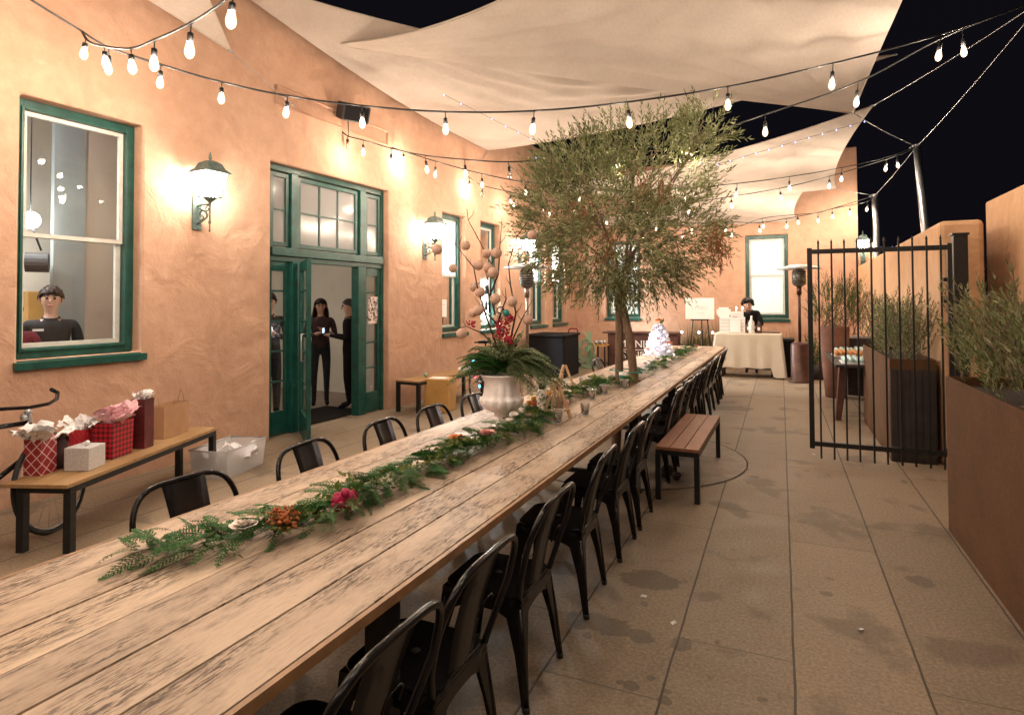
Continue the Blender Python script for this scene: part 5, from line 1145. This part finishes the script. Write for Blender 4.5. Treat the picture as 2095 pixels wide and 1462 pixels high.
# ---------------------------------------------------------------- table dressing
def garland(label, path, nf, seed, extra=True, width=.10, nyg=16):
    rg = np.random.RandomState(seed); t = thing('garland', label, 'garland', (path[0][0],path[0][1],.751)); pa = np.array(path)-np.array(path[0]); seg = np.linalg.norm(np.diff(pa,axis=0),axis=1); cum = np.r_[0,np.cumsum(seg)]
    def at(s_): return np.array([np.interp(s_,cum,pa[:,0]),np.interp(s_,cum,pa[:,1])])
    S=[];Dv=[];Ln=[]
    for k in range(nf):
        s_ = rg.uniform(0,cum[-1]); p=at(s_); q=at(min(s_+.05,cum[-1]))-at(max(s_-.05,0)); q/=np.linalg.norm(q); n_=np.array([-q[1],q[0]]); sd = rg.choice([-1,1])
        d2 = -q*rg.uniform(.3,1)+n_*sd*rg.uniform(.2,1.1); S.append(np.array([p[0]+n_[0]*sd*.02,p[1]+n_[1]*sd*.02,rg.uniform(.012,.075)])); Dv.append(np.array([d2[0],d2[1],rg.uniform(.0,.6)])); Ln.append(rg.uniform(.075,.075+width))
    P,D,L_,W_,U = fronds(S,Dv,Ln,.012,.042,.0056,.28,0,rg); P[:,2]=np.maximum(P[:,2],.003)
    D[(P[:,2]<.006),2]=np.maximum(D[(P[:,2]<.006),2],0); leaves('cedar_fronds','cedar',P,D,L_,W_,t,up=U)
    S=[];Dv=[];Ln=[]
    for k in range(nyg):
        s_=rg.uniform(.15,.95)*cum[-1]; p=at(s_); S.append(np.array([p[0],p[1],.05])); Dv.append(np.array([rg.normal(),rg.normal(),.35])); Ln.append(rg.uniform(.07,.13))
    P,D,L_,W_,_=twig_leaves(S,Dv,Ln,9,.040,.017,.2,.9,rg); P[:,2]=np.maximum(P[:,2],.006); leaves('broad_leaves','yellow_green',P,D,L_,W_,t,fold=.08)
    S=[];Dv=[];Ln=[]
    for k in range(nyg//2):
        s_=rg.uniform(.05,.95)*cum[-1]; p=at(s_); S.append(np.array([p[0],p[1],.04])); Dv.append(np.array([rg.normal(),rg.normal(),.2])); Ln.append(rg.uniform(.1,.17))
    P,D,L_,W_,_=twig_leaves(S,Dv,Ln,8,.045,.012,.2,.6,rg); P[:,2]=np.maximum(P[:,2],.006); leaves('grey_leaves','cedar_grey',P,D,L_,W_,t,fold=.08)
    return t
def rose(label, x,y,z,r,mat,parent=None,cat='rose',name='rose'):
    z += .012
    rg = random.Random(int(x*991+y*313)); m = MB()
    for ring,(n,rad,h,tilt) in enumerate(((3,.18,.55,.1),(5,.45,.6,.35),(7,.8,.55,.75),(8,1.0,.35,1.0))):
        for k in range(n):
            a=2*pi*k/n+ring*.7+rg.uniform(-.2,.2); vs=[]; w_=2.2*rad*sin(pi/n)*1.1+.15
            for i in range(4):
                for j in range(4):
                    u=i/3;v=j/3-.5; rr_=rad*(.35+.65*u**(.6+.5*tilt))+.1*u*tilt-.18*(1-abs(2*v)**2)*0; aa=a+v*w_/max(rad,.3)*(1-.25*u); zz=h*(u**.7)*(1-.25*(2*v)**2*u)*(1.15-.3*tilt*u)
                    vs.append((r*rr_*cos(aa),r*rr_*sin(aa),r*(zz+.05+rg.uniform(-.02,.02))))
            m.add(vs, [(i*4+j,i*4+j+1,(i+1)*4+j+1,(i+1)*4+j) for i in range(3) for j in range(3)], 0, True)
    if parent: o = m.build(name, mat, parent, label=label); o.location=(x,y,z); return o
    return m.build(name, mat, None, (x,y,z), label=label, cat=cat)
def berries(x,y,z,r,n,mat,parent,br=.008,label=None,zs=.6,name='berry_cluster'):
    rg = random.Random(int(abs(x*99)+n)); m = MB()
    for k in range(n):
        a=rg.gauss(0,1),rg.gauss(0,1),rg.gauss(0,1); l=sqrt(sum(q*q for q in a)); q=r*rg.uniform(.4,1); m.sph((a[0]/l*q,a[1]/l*q,a[2]/l*q*zs),br*rg.uniform(.7,1.2),6)
    o = m.build(name, mat, parent, label=label); o.location=(x,y,z); return o
pth1=[(-1.93,1.30),(-1.74,1.45),(-1.66,1.62),(-1.57,1.80),(-1.62,2.12),(-1.59,2.45),(-1.60,2.9),(-1.54,3.25),(-1.49,3.5),(-1.58,3.95),(-1.59,4.22)]
g1 = garland('cedar garland with berries and flowers on the near half of the table', pth1, 560, 3, nyg=60)
o1 = (-1.93,1.30)
rose('white crumpled rose', -1.66-o1[0],1.50-o1[1],.062,.042,'rose_white',g1)
berries(-1.60-o1[0],1.62-o1[1],.075,.058,190,'rust_flower',g1,.0065,'rust orange berry cluster',.75)
berries(-1.555-o1[0],1.885-o1[1],.065,.052,44,'crimson',g1,.017,'crimson cockscomb flower cluster',.7,'flower_cluster')
m=MB(); 
for k in range(60): m.sph((-.10+.1*k/60+random.gauss(0,.006),random.gauss(0,.008)-.03*sin(k/20),.015+random.gauss(0,.005)),.006,6)
o=m.build('pale_green_tassel','yellow_green',g1); o.location=(-1.55-o1[0],1.83-o1[1],.01)
rose('pink rose', -1.555-o1[0],3.13-o1[1],.05,.05,'rose_pink',g1); rose('blush rose beside the urn', -1.64-o1[0],3.22-o1[1],.03,.045,'rose_white',g1); rose('coral rose', -1.70-o1[0],3.02-o1[1],.035,.045,'peach',g1); rose('cream rose', -1.58-o1[0],2.45-o1[1],.045,.030,'rose_white',g1)
rose('small cream flower', -1.56-o1[0],3.75-o1[1],.05,.028,'rose_white',g1)
berries(-1.66-o1[0],3.02-o1[1],.05,.05,50,'berry',g1,.007)
pth2=[(-1.72,4.55),(-1.66,4.9),(-1.62,5.3),(-1.58,5.8),(-1.30,5.95)]
g2 = garland('short garland with white flowers behind the plastic cups, before the tree', pth2, 220, 5, nyg=30); o2=pth2[0]
for (x,y,r) in ((-1.66,4.85,.04),(-1.70,4.62,.028),(-1.72,5.65,.042),(-1.60,5.2,.03)): rose('white rose', x-o2[0],y-o2[1],.05,r,'rose_white',g2)
pth3=[(-1.42,6.7),(-1.40,7.5),(-1.42,8.3),(-1.42,9.2),(-1.40,10.7)]
g3 = garland('far garland with white roses between the tree and the table end', pth3, 330, 7, width=.10, nyg=30); o3=pth3[0]
for (x,y,r,mt) in ((-1.36,7.85,.075,'rose_white'),(-1.50,8.15,.05,'rose_white'),(-1.33,8.35,.055,'rose_white'),(-1.47,9.9,.055,'rose_white'),(-1.38,10.3,.05,'rose_white'),(-1.31,10.6,.05,'rose_pink'),(-1.54,7.5,.045,'rose_white'),(-1.56,6.95,.035,'rose_white')): rose('pale rose', x-o3[0],y-o3[1],.04,r,mt,g3)
b = thing('tabletop_tree', 'small white artificial tree glowing with lights and peach roses', 'artificial tree', (-1.60,8.75,.752))
N_=1700; hh=rng.uniform(0,1,N_); rad=.165*(1-hh)**.75+.03; an=rng.uniform(0,2*pi,N_); q=rng.uniform(.55,1.05,N_)
P=np.stack([rad*q*np.cos(an),rad*q*np.sin(an),.05+hh*.44],1); D=np.stack([np.cos(an),np.sin(an),.3-.4*hh],1)+rng.normal(size=(N_,3))*.6; leaves('white_foliage','petal',P,D,np.full(N_,.045),np.full(N_,.032),b,fold=.15)
m=MB(); m.lathe([(.06,0),(.05,.05),(.0001,.051)],n=12); m.tube([(0,0,.05),(0,0,.47)],.012,6); m.build('stand','paper',b)
for k in range(34):
    hh=(k+.5)/34; a=k*2.4; r=.17*(1-hh)**.75+.035; m=MB(); m.sph((0,0,0),.0115,8); o=m.build('light','glow_white',b); o.location=(r*cos(a),r*sin(a),.06+hh*.42)
ld=bpy.data.lights.new('tree_light','POINT'); ld.energy=6; ld.color=(1,.95,1); ld.shadow_soft_size=.1; lo=bpy.data.objects.new('tree_light',ld); COL.objects.link(lo); lo.parent=b; lo.location=(-.05,-.26,.3)
for (a,z,r,mt) in ((-1.4,.55,.065,'peach'),(-.3,.24,.055,'peach'),(-1.5,.31,.03,'berry'),(-2.4,.16,.04,'peach'),(-2.3,.42,.03,'peach')): rr_=.17*(1-z/.5)**.75+.05 if z<.5 else 0; rose('peach rose', rr_*cos(a),rr_*sin(a)-.01,z-.03,r,mt,b)
m=MB(); m.add([(0,0,0),(.02,0,.03),(.01,0,.08),(-.01,0,.03)],[(0,1,2,3)]); m.add([(0,0,0),(.05,0,.04),(.05,0,.09),(.02,0,.05)],[(0,1,2,3)]); o=m.build('top_leaf','bush',b); o.location=(.03,-.03,.50)
# urn + arrangement
b = thing('fluted_urn', 'white fluted urn standing on the table', 'urn', (-1.69,3.62,.751)); b.scale = (.93,.93,1.0)
fl = lambda a,z: 1+(.075*abs(sin(7*a)) if .105<z<.30 else 0)+(.02*cos(14*a) if z>.02 and z<.06 else 0)
m=MB(); m.lathe([(.062,0),(.068,.008),(.068,.018),(.05,.024),(.030,.045),(.024,.066),(.034,.075),(.052,.078),(.056,.086),(.050,.094),(.060,.102),(.110,.125),(.142,.160),(.150,.190),(.146,.198),(.130,.203),(.124,.225),(.120,.26),(.122,.30),(.136,.330),(.150,.345),(.156,.352),(.148,.354),(.11,.33),(.10,.28),(.0001,.27)], n=112, mod=fl);
M['urn_white']=simple('antique_white_plaster',(.86,.80,.80),.6,0,.10,22,.2); m.build('urn_body','urn_white',b)
for k in range(10):
    a=2*pi*k/10; m=MB(); m.sph((.130*cos(a),.130*sin(a),.168),.024,10,0,(.45,1,1.25),Matrix.Rotation(a,3,'Z')); m.build('lobe','urn_white',b)
ar = thing('branch_arrangement', 'arrangement of fir, berries and bare twigs hung with felt balls', 'flower arrangement', (-1.665,3.59,1.106)); ar.scale=(.912,)*3; rg=np.random.RandomState(9)
S=[];Dv=[];Ln=[]
for k in range(120):
    a=rg.uniform(-.5,4.0); S.append(np.array([.07*cos(a),.07*sin(a),rg.uniform(.0,.12)])); Dv.append(np.array([cos(a),sin(a)*.8,rg.uniform(.0,1.9)])); Ln.append(rg.uniform(.2,.38))
for k in range(60):
    a=rg.uniform(-.8,.5); S.append(np.array([.10*cos(a),.10*sin(a),rg.uniform(.0,.12)])); Dv.append(np.array([cos(a),sin(a),rg.uniform(-.1,.9)])); Ln.append(rg.uniform(.25,.42))
P,D,L_,W_,U=fronds(S,Dv,Ln,.020,.062,.0085,.62,0,rg); leaves('fir_fronds','cedar_grey',P,D,L_,W_,ar,up=U)
S=[];Dv=[];Ln=[]
for k in range(110):
    a=rg.uniform(1.9,4.1) if k<80 else rg.uniform(-.4,3.9); S.append(np.array([.05*cos(a),.05*sin(a),rg.uniform(.0,.1)])); Dv.append(np.array([cos(a),sin(a)*.8,rg.uniform(.1,.9)])); Ln.append(rg.uniform(.18,.38))
P,D,L_,W_,U=fronds(S,Dv,Ln,.018,.06,.0075,.5,0,rg); leaves('cedar_fronds','cedar',P,D,L_,W_,ar,up=U)
S=[];Dv=[];Ln=[]
for k in range(26): a=rg.uniform(0,6.28); S.append(np.array([.03*cos(a),.03*sin(a),.1])); Dv.append(np.array([cos(a)*.5,sin(a)*.5,1])); Ln.append(rg.uniform(.12,.24))
P,D,L_,W_,_=twig_leaves(S,Dv,Ln,12,.04,.02,.1,.8,rg); leaves('upright_leaves','cedar_grey',P,D,L_,W_,ar,fold=.08)
def AB(x,z,y=0): return (x+1.825,y,z-1.06)
brs=[[(-1.83,1.15),(-1.87,1.42),(-1.93,1.62),(-1.92,1.86),(-2.0,2.02),(-2.09,2.18),(-2.11,2.27)],[(-1.83,1.15),(-1.97,1.50),(-2.03,1.70),(-2.05,1.83),(-2.2,2.0),(-2.30,2.13)],[(-1.80,1.15),(-1.72,1.5),(-1.76,1.70),(-1.78,1.85),(-1.72,2.05),(-1.60,2.2)],[(-1.80,1.2),(-1.68,1.45),(-1.58,1.62)],[(-1.83,1.2),(-1.99,1.35),(-2.13,1.40),(-2.28,1.36)],[(-1.93,1.62),(-1.86,1.78),(-1.84,2.0),(-1.82,2.18)],[(-1.87,1.42),(-1.98,1.52),(-2.05,1.62)],[(-1.87,1.42),(-1.80,1.60),(-1.81,1.68)],[(-1.93,1.5),(-1.95,1.75),(-1.98,1.86)]]
for k,p_ in enumerate(brs):
    m=MB(); yy=[.05*sin(k*1.7+i)*.6*i/5 for i in range(len(p_))]; pts=[AB(x,z,yy[i]) for i,(x,z) in enumerate(p_)]; m.tube(pts,[.0075-.0058*i/(len(p_)-1) for i in range(len(p_))],6)
    for i in range(1,len(pts)-1):
        s_=1 if (i+k)%2 else -1; p0=Vector(pts[i]); m.tube([p0,p0+Vector((.03*s_,.01,.035)),p0+Vector((.04*s_,.015,.07))],[.003,.002,.0012],4)
    m.build('twig','twig',ar)
for (x,z) in ((-2.33,1.97),(-2.23,1.83),(-2.09,1.99),(-2.03,1.85),(-1.94,1.93),(-1.86,1.93),(-1.94,1.83),(-1.87,1.79),(-2.07,1.69),(-2.02,1.65),(-2.07,1.50),(-2.01,1.52),(-2.13,1.35),(-1.86,1.60),(-1.72,1.58),(-1.64,1.45),(-1.60,2.05),(-1.88,1.46),(-1.80,1.47)):
    m=MB(); r=.037+.003*sin(x*40); m.sph((0,0,0),r,18); m.tube([(0,0,r*.95),(0,.002,r+.02)],.0012,3); o=m.build('felt_ball','ball',ar); o.location=AB(x,z,-.02+.05*sin(z*31))
for (x,z,r,n) in ((-1.80,1.40,.055,60),(-1.76,1.32,.05,50),(-1.83,1.34,.04,36),(-2.06,1.42,.035,16),(-1.74,1.46,.03,20)): berries(x+1.825,-.05,z-1.06,r,n,'berry',ar,.0085,zs=1.2)
m=MB(); m.sph((0,0,0),.03,16); o=m.build('glass_ornament','cup',ar); o.location=AB(-1.83,1.52,-.03); m=MB(); m.sph((0,0,0),.026,16); o=m.build('teal_ornament','teal',ar); o.location=AB(-1.79,1.50,-.02)
# cups, bottles, mini easels, cards
cp=[(-1.40,3.90,'plastic cup of water nearest the urn, left of the first mini easel'),(-1.32,4.27,'plastic cup of water right of the first mini easel'),(-1.47,4.95,'plastic cup of water in front of the short garland'),(-1.44,5.23,'plastic cup of water, fourth along the table from the urn'),(-1.36,5.66,'plastic cup of water just before the tree hole'),(-1.78,5.69,'plastic cup of water behind the white roses left of the trunks')]
c0=None
for (x,y,l) in cp:
    if c0 is None:
        c0=thing('plastic_cup',l,'cup',(x,y,.752),0,'plastic cups of water on the long table'); m=MB(); m.lathe([(.0001,.002),(.028,.002),(.038,.083),(.0405,.084),(.039,.087),(.036,.082),(.026,.006)],n=24); m.build('cup_wall','cup',c0); m=MB(); m.lathe([(.0001,.008),(.0262,.008),(.0315,.048),(.0001,.0485)],n=24); m.build('water','cup',c0); m=MB(); m.tube([(.0400*cos(k_*pi/12),.0400*sin(k_*pi/12),.086) for k_ in range(24)],.0016,5,closed=True); m.tube([(.0285*cos(k_*pi/12),.0285*sin(k_*pi/12),.003) for k_ in range(24)],.0018,5,closed=True); m.build('rim','white_plastic',c0)  # white rings paint the highlights on the clear cup's rim and base
    else: dup(c0,(x,y,.752),0,l)
def mini_easel(label,x,y,rz,h=.235):
    t=thing('mini_easel',label,'easel',(x,y,.752),rz,'small wooden easels on the table'); t.scale=(1.1,1.1,1.0)
    for (a,b_,y0,y1) in ((-.02,-.09,0,-.03),(.02,.09,0,-.03),(0,0,.02,.11)):
        m=MB(); m.tube([(a*.5,y0,h),(b_,y1,.004)],.011,4,smooth=False); m.build('leg','light_wood',t)
    m=MB(); m.box((-.085,-.045,.055),(.085,-.022,.068)); m.build('ledge','light_wood',t)
mini_easel('pale wooden mini easel between the two nearest plastic cups',-1.47,4.06,radians(30),.27); mini_easel('farther pale wooden mini easel standing left of the garland',-1.80,5.2,radians(35),.25)
for (x,y,r,h,mt,cap,l) in ((-1.66,4.02,.022,.12,'red_sauce','orange','nearest orange-capped paint bottle right of the urn'),(-1.68,4.16,.024,.13,'red_sauce','orange','second orange-capped paint bottle, behind the nearest one'),(-1.69,4.36,.034,.20,'white_plastic','black_matte','tall white bottle with black cap behind the paint bottles'),(-1.63,4.34,.018,.15,'black_gloss','orange','thin dark bottle beside the tall white bottle')):
    b=thing('bottle',l,'bottle',(x,y,.752)); m=MB(); m.lathe([(r*.9,0),(r,.006),(r,h*.72),(r*.7,h*.78),(.0001,h*.79)],n=16); m.build('bottle_body',mt,b); m=MB(); m.lathe([(r*.85,h*.78),(r*.85,h),(.0001,h+.001)],n=16); m.build('cap',cap,b)
    if r>.03:
        m=MB()
        for k in range(7): m.box((-.024,-r-.0015,.035+k*.014),(.024,-r-.0005,.040+k*.014))
        m.build('print_lines','ink_pale',b)
b=thing('brush_jar','glass jar packed with paintbrushes beside the bottles','jar',(-1.58,4.40,.752)); m=MB(); m.lathe([(.045,0),(.048,.01),(.048,.10),(.044,.105)],n=18); m.build('jar','cup',b)
for k in range(22):
    a=k*2.4; r=.010+.028*(k/22); m=MB(); tx,ty=r*1.45*cos(a),r*1.45*sin(a); m.tube([(r*.7*cos(a),r*.7*sin(a),.01),(tx,ty,.17+.02*sin(k*3))],.0028,4); m.tube([(tx,ty,.17+.02*sin(k*3)),(tx*1.1,ty*1.1,.205+.02*sin(k*3))],[.004,.002],4,mi=1); m.build('paintbrush',['light_wood','ink'],b)
b=MB(); b.box((-.06,-.04,0),(.06,.04,.001)); b.build('white_card','paper',None,(-1.83,3.36,.7515),rz=.5,label='folded white card lying left of the urn foot',cat='card'); b=MB(); b.box((-.05,-.035,0),(.05,.035,.001)); b.build('white_card','paper',None,(-1.74,3.28,.752),rz=.2,label='white card nearest the pink roses',cat='card')
b=MB(); b.lathe([(.03,0),(.045,.02),(.055,.055),(.05,.052),(.04,.02),(.0001,.01)],n=20); b.build('white_bowl','white_plastic',None,(-1.56,3.66,.752),label='small white bowl touching the right side of the urn',cat='bowl')
b=MB(); b.lathe([(.02,0),(.022,.05),(.0001,.051)],n=12); b.build('pink_candle','rose_pink',None,(-1.56,4.55,.752),label='small pink candle glass behind the first mini easel',cat='candle')
for k,(x,y,l) in enumerate(((-.69,3.26,'white scrap nearest the dark stain on the pavement'),(-.50,3.05,'curled scrap right of the dark stain on the pavement'),(.29,6.93,'white scrap on the pavement by the gate foot'),(-.30,6.1,'white scrap on the pavement right of the slatted bench'),(.33,3.35,'pale pebble on the second long paving joint'))):
    m=MB(); m.add([(-.016,-.008,.003),(.016,-.01,.006),(.018,.008,.010),(-.012,.01,.008)],[(0,1,2,3)]); m.add([(-.016,-.008,.003),(.016,-.01,.006),(.01,-.002,.015)],[(0,1,2)]); m.build('paper_scrap','paper',None,(x,y,.001),rz=k,label=l,cat='litter')
# rock / rope heap under the table beside the post
m=MB(); 
for k in range(9): m.sph((.07*cos(k*2.1),.09*sin(k*1.7),.03+.01*(k%3)),.035+.012*(k%3),8,0,(1,1.1,.7))
m.build('stone_heap','soil',None,(-.93,5.55,.0),label='small dark heap of stones under the table behind the slatted bench leg',cat='stones')

# ---------------------------------------------------------------- people
def person(label, loc, rz, H, pose, cols, hair, skin='skin', features=True):
    """pose: joints in metres for a 1.75 m figure facing local -y"""
    s_ = H/1.75
    J = dict(pelvis=(0,0,.95),waist=(0,0,1.08),chest=(0,-.01,1.28),neck0=(0,0,1.45),neck1=(0,-.01,1.515),head0=(0,-.028,1.565),head1=(0,-.012,1.635),head2=(0,.0,1.675),
        lsh=(-.18,0,1.42),rsh=(.18,0,1.42),lel=(-.23,.02,1.13),rel=(.23,.02,1.13),lwr=(-.22,-.08,.88),rwr=(.22,-.08,.88),lhd=(-.22,-.10,.80),rhd=(.22,-.10,.80),
        lhip=(-.09,0,.92),rhip=(.09,0,.92),lkn=(-.10,-.02,.50),rkn=(.10,-.02,.50),lan=(-.10,.02,.09),ran=(.10,.02,.09),lto=(-.11,-.15,.03),rto=(.11,-.15,.03))
    J.update(pose)
    R_ = dict(pelvis=.135,waist=.12,chest=.14,neck0=.062,neck1=.050,head0=.058,head1=.092,head2=.080,lsh=.062,rsh=.062,lel=.045,rel=.045,lwr=.028,rwr=.028,lhd=.030,rhd=.030,lhip=.09,rhip=.09,lkn=.058,rkn=.058,lan=.038,ran=.038,lto=.034,rto=.034)
    E_ = [('pelvis','waist',0),('waist','chest',0),('chest','neck0',0),('neck0','neck1',2),('neck1','head0',2),('head0','head1',2),('head1','head2',2),('chest','lsh',0),('chest','rsh',0),('lsh','lel',0),('rsh','rel',0),('lel','lwr',0),('rel','rwr',0),('lwr','lhd',2),('rwr','rhd',2),('pelvis','lhip',1),('pelvis','rhip',1),('lhip','lkn',1),('rhip','rkn',1),('lkn','lan',1),('rkn','ran',1),('lan','lto',3),('ran','rto',3)]
    names=list(J); V=[Vector(J[k])*s_ for k in names]; Rr=[R_[k]*s_ for k in names]; ed=[(names.index(a),names.index(b_)) for a,b_,_ in E_]; reg=[c for _,_,c in E_]
    for h,wv in (('lhd','lwr'),('rhd','rwr')):
        hi=names.index(h); d=(V[hi]-V[names.index(wv)]).normalized(); sd=d.cross(Vector((0,0,1)) if abs(d.z)<.8 else Vector((0,1,0))).normalized()
        for f in range(5):
            off=(f-1.5)*.016*s_ if f<4 else -.045*s_*(1 if h=='lhd' else 1); l=(.062,.072,.068,.055,.045)[f]*s_
            st=V[hi]+sd*off*.8+(Vector() if f<4 else -d*.03*s_); k1=st+d*l*.55+sd*(off*.3); k2=st+d*l*.95+sd*off*.35+Vector((0,0,-.012))*s_
            n0=len(V); V+= [k1,k2]; Rr+=[.0095*s_,.0075*s_]; ed+=[(hi,n0),(n0,n0+1)]; reg+=[2,2]
    me=bpy.data.meshes.new('person'); me.from_pydata([tuple(v) for v in V],ed,[]); o=bpy.data.objects.new('tmp',me); COL.objects.link(o)
    md=o.modifiers.new('s','SKIN'); md.use_smooth_shade=True
    for i,r in enumerate(Rr): me.skin_vertices[0].data[i].radius=(r*(1.22 if names[i] in('pelvis','waist','chest') else 1) if i<len(names) else r, r*(.80 if i<len(names) and names[i] in('pelvis','waist','chest') else 1)) if i<len(Rr) else (r,r)
    me.skin_vertices[0].data[names.index('pelvis')].use_root=True
    sb=o.modifiers.new('u','SUBSURF'); sb.levels=2; sb.render_levels=2
    dg=bpy.context.evaluated_depsgraph_get(); m2=bpy.data.meshes.new_from_object(o.evaluated_get(dg)); bpy.data.objects.remove(o)
    m2.materials.clear()
    for c in (cols[0],cols[1],skin,'black_cloth'): m2.materials.append(M[c])
    A_=np.array([V[a] for a,_ in ed]); B_=np.array([V[b_] for _,b_ in ed]); AB_=B_-A_; ll=(AB_**2).sum(1)+1e-9
    for p in m2.polygons:
        c=np.array(p.center); t=np.clip(((c-A_)*AB_).sum(1)/ll,0,1); q=((A_+AB_*t[:,None]-c)**2).sum(1); p.material_index=reg[int(q.argmin())]; p.use_smooth=True
    po=bpy.data.objects.new('person',m2); COL.objects.link(po); po.location=loc; po.rotation_euler=(0,0,rz); tag(po,label,'person')
    hc=V[names.index('head1')]; 
    if features:
        m=MB(); 
        for sx in (-1,1): m.sph(hc+Vector((sx*.030,-.090,.012))*s_,.012*s_,8)
        m.build('eyes','ink',po); m=MB(); m.sph(hc+Vector((0,-.104,-.018))*s_,.016*s_,8,0,(.8,1.1,1.6)); m.build('nose',skin,po); m=MB(); m.sph(hc+Vector((0,-.090,-.048))*s_,.020*s_,8,0,(1.2,.4,.35)); m.build('mouth','rose_pink',po)
        m=MB()
        for sx in (-1,1): m.tube([hc+Vector((sx*.048,-.088,.034))*s_,hc+Vector((sx*.014,-.098,.036))*s_],.006*s_,5)
        m.build('eyebrows',hair[0],po); m=MB()
        for sx in (-1,1): m.sph(hc+Vector((sx*.088,.0,-.005))*s_,.020*s_,8,0,(.4,.7,1.3))
        m.build('ears',skin,po)
    m=MB(); rg=random.Random(int(H*1000))
    if hair[1]=='short':
        vs=[]; n1,n2=18,10
        for i in range(n2+1):
            for k in range(n1):
                a=2*pi*k/n1; ph=pi*(.47+.14*sin(a))*i/n2; r=(.098+.009*rg.random())*s_; vs.append(hc+Vector((r*.97*sin(ph)*cos(a), r*1.05*sin(ph)*sin(a)+.006, r*1.16*cos(ph)+.014*s_)))
        m.add(vs,[(i*n1+k,i*n1+(k+1)%n1,(i+1)*n1+(k+1)%n1,(i+1)*n1+k) for i in range(n2) for k in range(n1)],0,True)
    elif hair[1]=='curly':
        for k in range(90):
            a=rg.uniform(0,2*pi); ph=rg.uniform(0,1.75 if sin(a)>-.1 else .95); r=.118*s_; m.sph(hc+Vector((r*sin(ph)*cos(a),r*sin(ph)*sin(a)+.012,r*cos(ph)+.03)),.034*s_,8)
    else:
        n1,n2=20,14
        vs=[]
        for i in range(n2+1):
            for k in range(n1):
                a=2*pi*k/n1; back=sin(a)
                if i<=6: ph=pi*.5*i/6; r=.108*s_; z=r*1.1*cos(ph)+.02*s_; rad=r*sin(ph)
                else: z=-.045*s_*(i-6); rad=(.108+.008*(i-6))*s_*(1+.08*sin(k*3+i))
                y=rad*sin(a)
                if back<-.35 and i>3: y=min(y+.035*s_*(i-3)*.6, rad*.2*0+.0)   # open at the face
                vs.append(hc+Vector((rad*cos(a),max(y,-.06*s_) if i>3 else y,z)))
        m.add(vs,[(i*n1+k,i*n1+(k+1)%n1,(i+1)*n1+(k+1)%n1,(i+1)*n1+k) for i in range(n2) for k in range(n1) if not (i>=4 and sin(2*pi*(k+.5)/n1)<-.45)],0,True)
    m.build('hair',hair[0],po)
    if hair[1]!='curly':
        N_=520; a=np.random.uniform(0,2*pi,N_); ph=np.random.uniform(0,1,N_)**.6*pi*(.47+.14*np.sin(a)); r=.103*s_
        P_=np.stack([r*.97*np.sin(ph)*np.cos(a),r*1.06*np.sin(ph)*np.sin(a)+.006,r*1.17*np.cos(ph)+.014*s_],1)+np.array(hc); D_=np.stack([np.cos(a)*.45*np.cos(ph),np.sin(a)*.45*np.cos(ph),-1.0*np.sin(ph)],1)+np.random.normal(size=(N_,3))*.10
        leaves('hair_strands',hair[0],P_,D_,np.full(N_,.026*s_),np.full(N_,.010*s_),po)
    m=MB(); cz=V[names.index('neck0')]; m.tube([cz+Vector((.062*cos(k*pi/8),.060*sin(k*pi/8)-.004,.015+.012*sin(k*pi/8)))*s_ for k in range(16)],.014*s_,6,closed=True); m.build('collar',cols[0],po)
    return po
up_=dict(lel=(-.24,.02,1.14),rel=(.24,.02,1.14),lwr=(-.08,-.20,1.18),rwr=(.06,-.22,1.22),lhd=(-.02,-.24,1.20),rhd=(.0,-.25,1.27))
p1=person('short-haired man in a dark shirt with a name tag behind the large window',(-6.16,3.36,0),radians(60),1.73,{},('dark_cloth','navy'),('hair_brown','short'))
m=MB(); m.box((-.125,-.178,1.335),(-.045,-.172,1.355)); m.build('name_tag','paper',p1)
person('person in maroon at the lower left of the large window',(-6.05,2.98,0),radians(60),1.62,{},('maroon','navy'),('hair_dark','short'))
p2_=person('woman with long brown hair and dark trousers standing with clasped hands inside the doorway',(-6.52,7.34,0),radians(42),1.63,up_,('plum','navy'),('hair_brown','long'))
p3_=person('person in black holding up a lit phone beside the right door post',(-5.92,7.28,0),radians(-60),1.62,dict(lwr=(-.10,-.26,1.18),rwr=(.08,-.28,1.18),lhd=(-.05,-.33,1.19),rhd=(.03,-.34,1.19)),('black_cloth','black_cloth'),('hair_dark','short'))
m=MB(); m.box((-.085,-.385,1.12),(.075,-.377,1.205)); o=m.build('phone','black_matte',None,label='lit phone held up beside the right door post',cat='phone'); o.location=(-5.92,7.28,0); o.rotation_euler=(0,0,radians(-60))
q=MB(); q.box((-.079,-.376,1.126),(.069,-.3755,1.199)); q.build('phone_display','screen',o)
person('man in a dark green shirt behind the left glazed door panel',(-6.05,5.85,0),radians(50),1.70,up_,('dark_cloth','navy'),('hair_dark','short'))
person('person with curly black hair bending over the draped table',(-.60,14.28,0),0,1.66,dict(waist=(0,-.02,1.08),chest=(0,-.10,1.26),neck0=(-.02,-.16,1.42),neck1=(-.04,-.20,1.48),head0=(-.05,-.24,1.51),head1=(-.06,-.27,1.565),head2=(-.07,-.26,1.61),lsh=(-.19,-.12,1.38),rsh=(.16,-.12,1.38),lel=(-.27,-.2,1.14),rel=(.24,-.2,1.12),lwr=(-.12,-.4,1.08),rwr=(.10,-.38,1.06),lhd=(-.06,-.46,1.05),rhd=(.04,-.44,1.03)),('black_cloth','black_cloth'),('hair_dark','curly'))
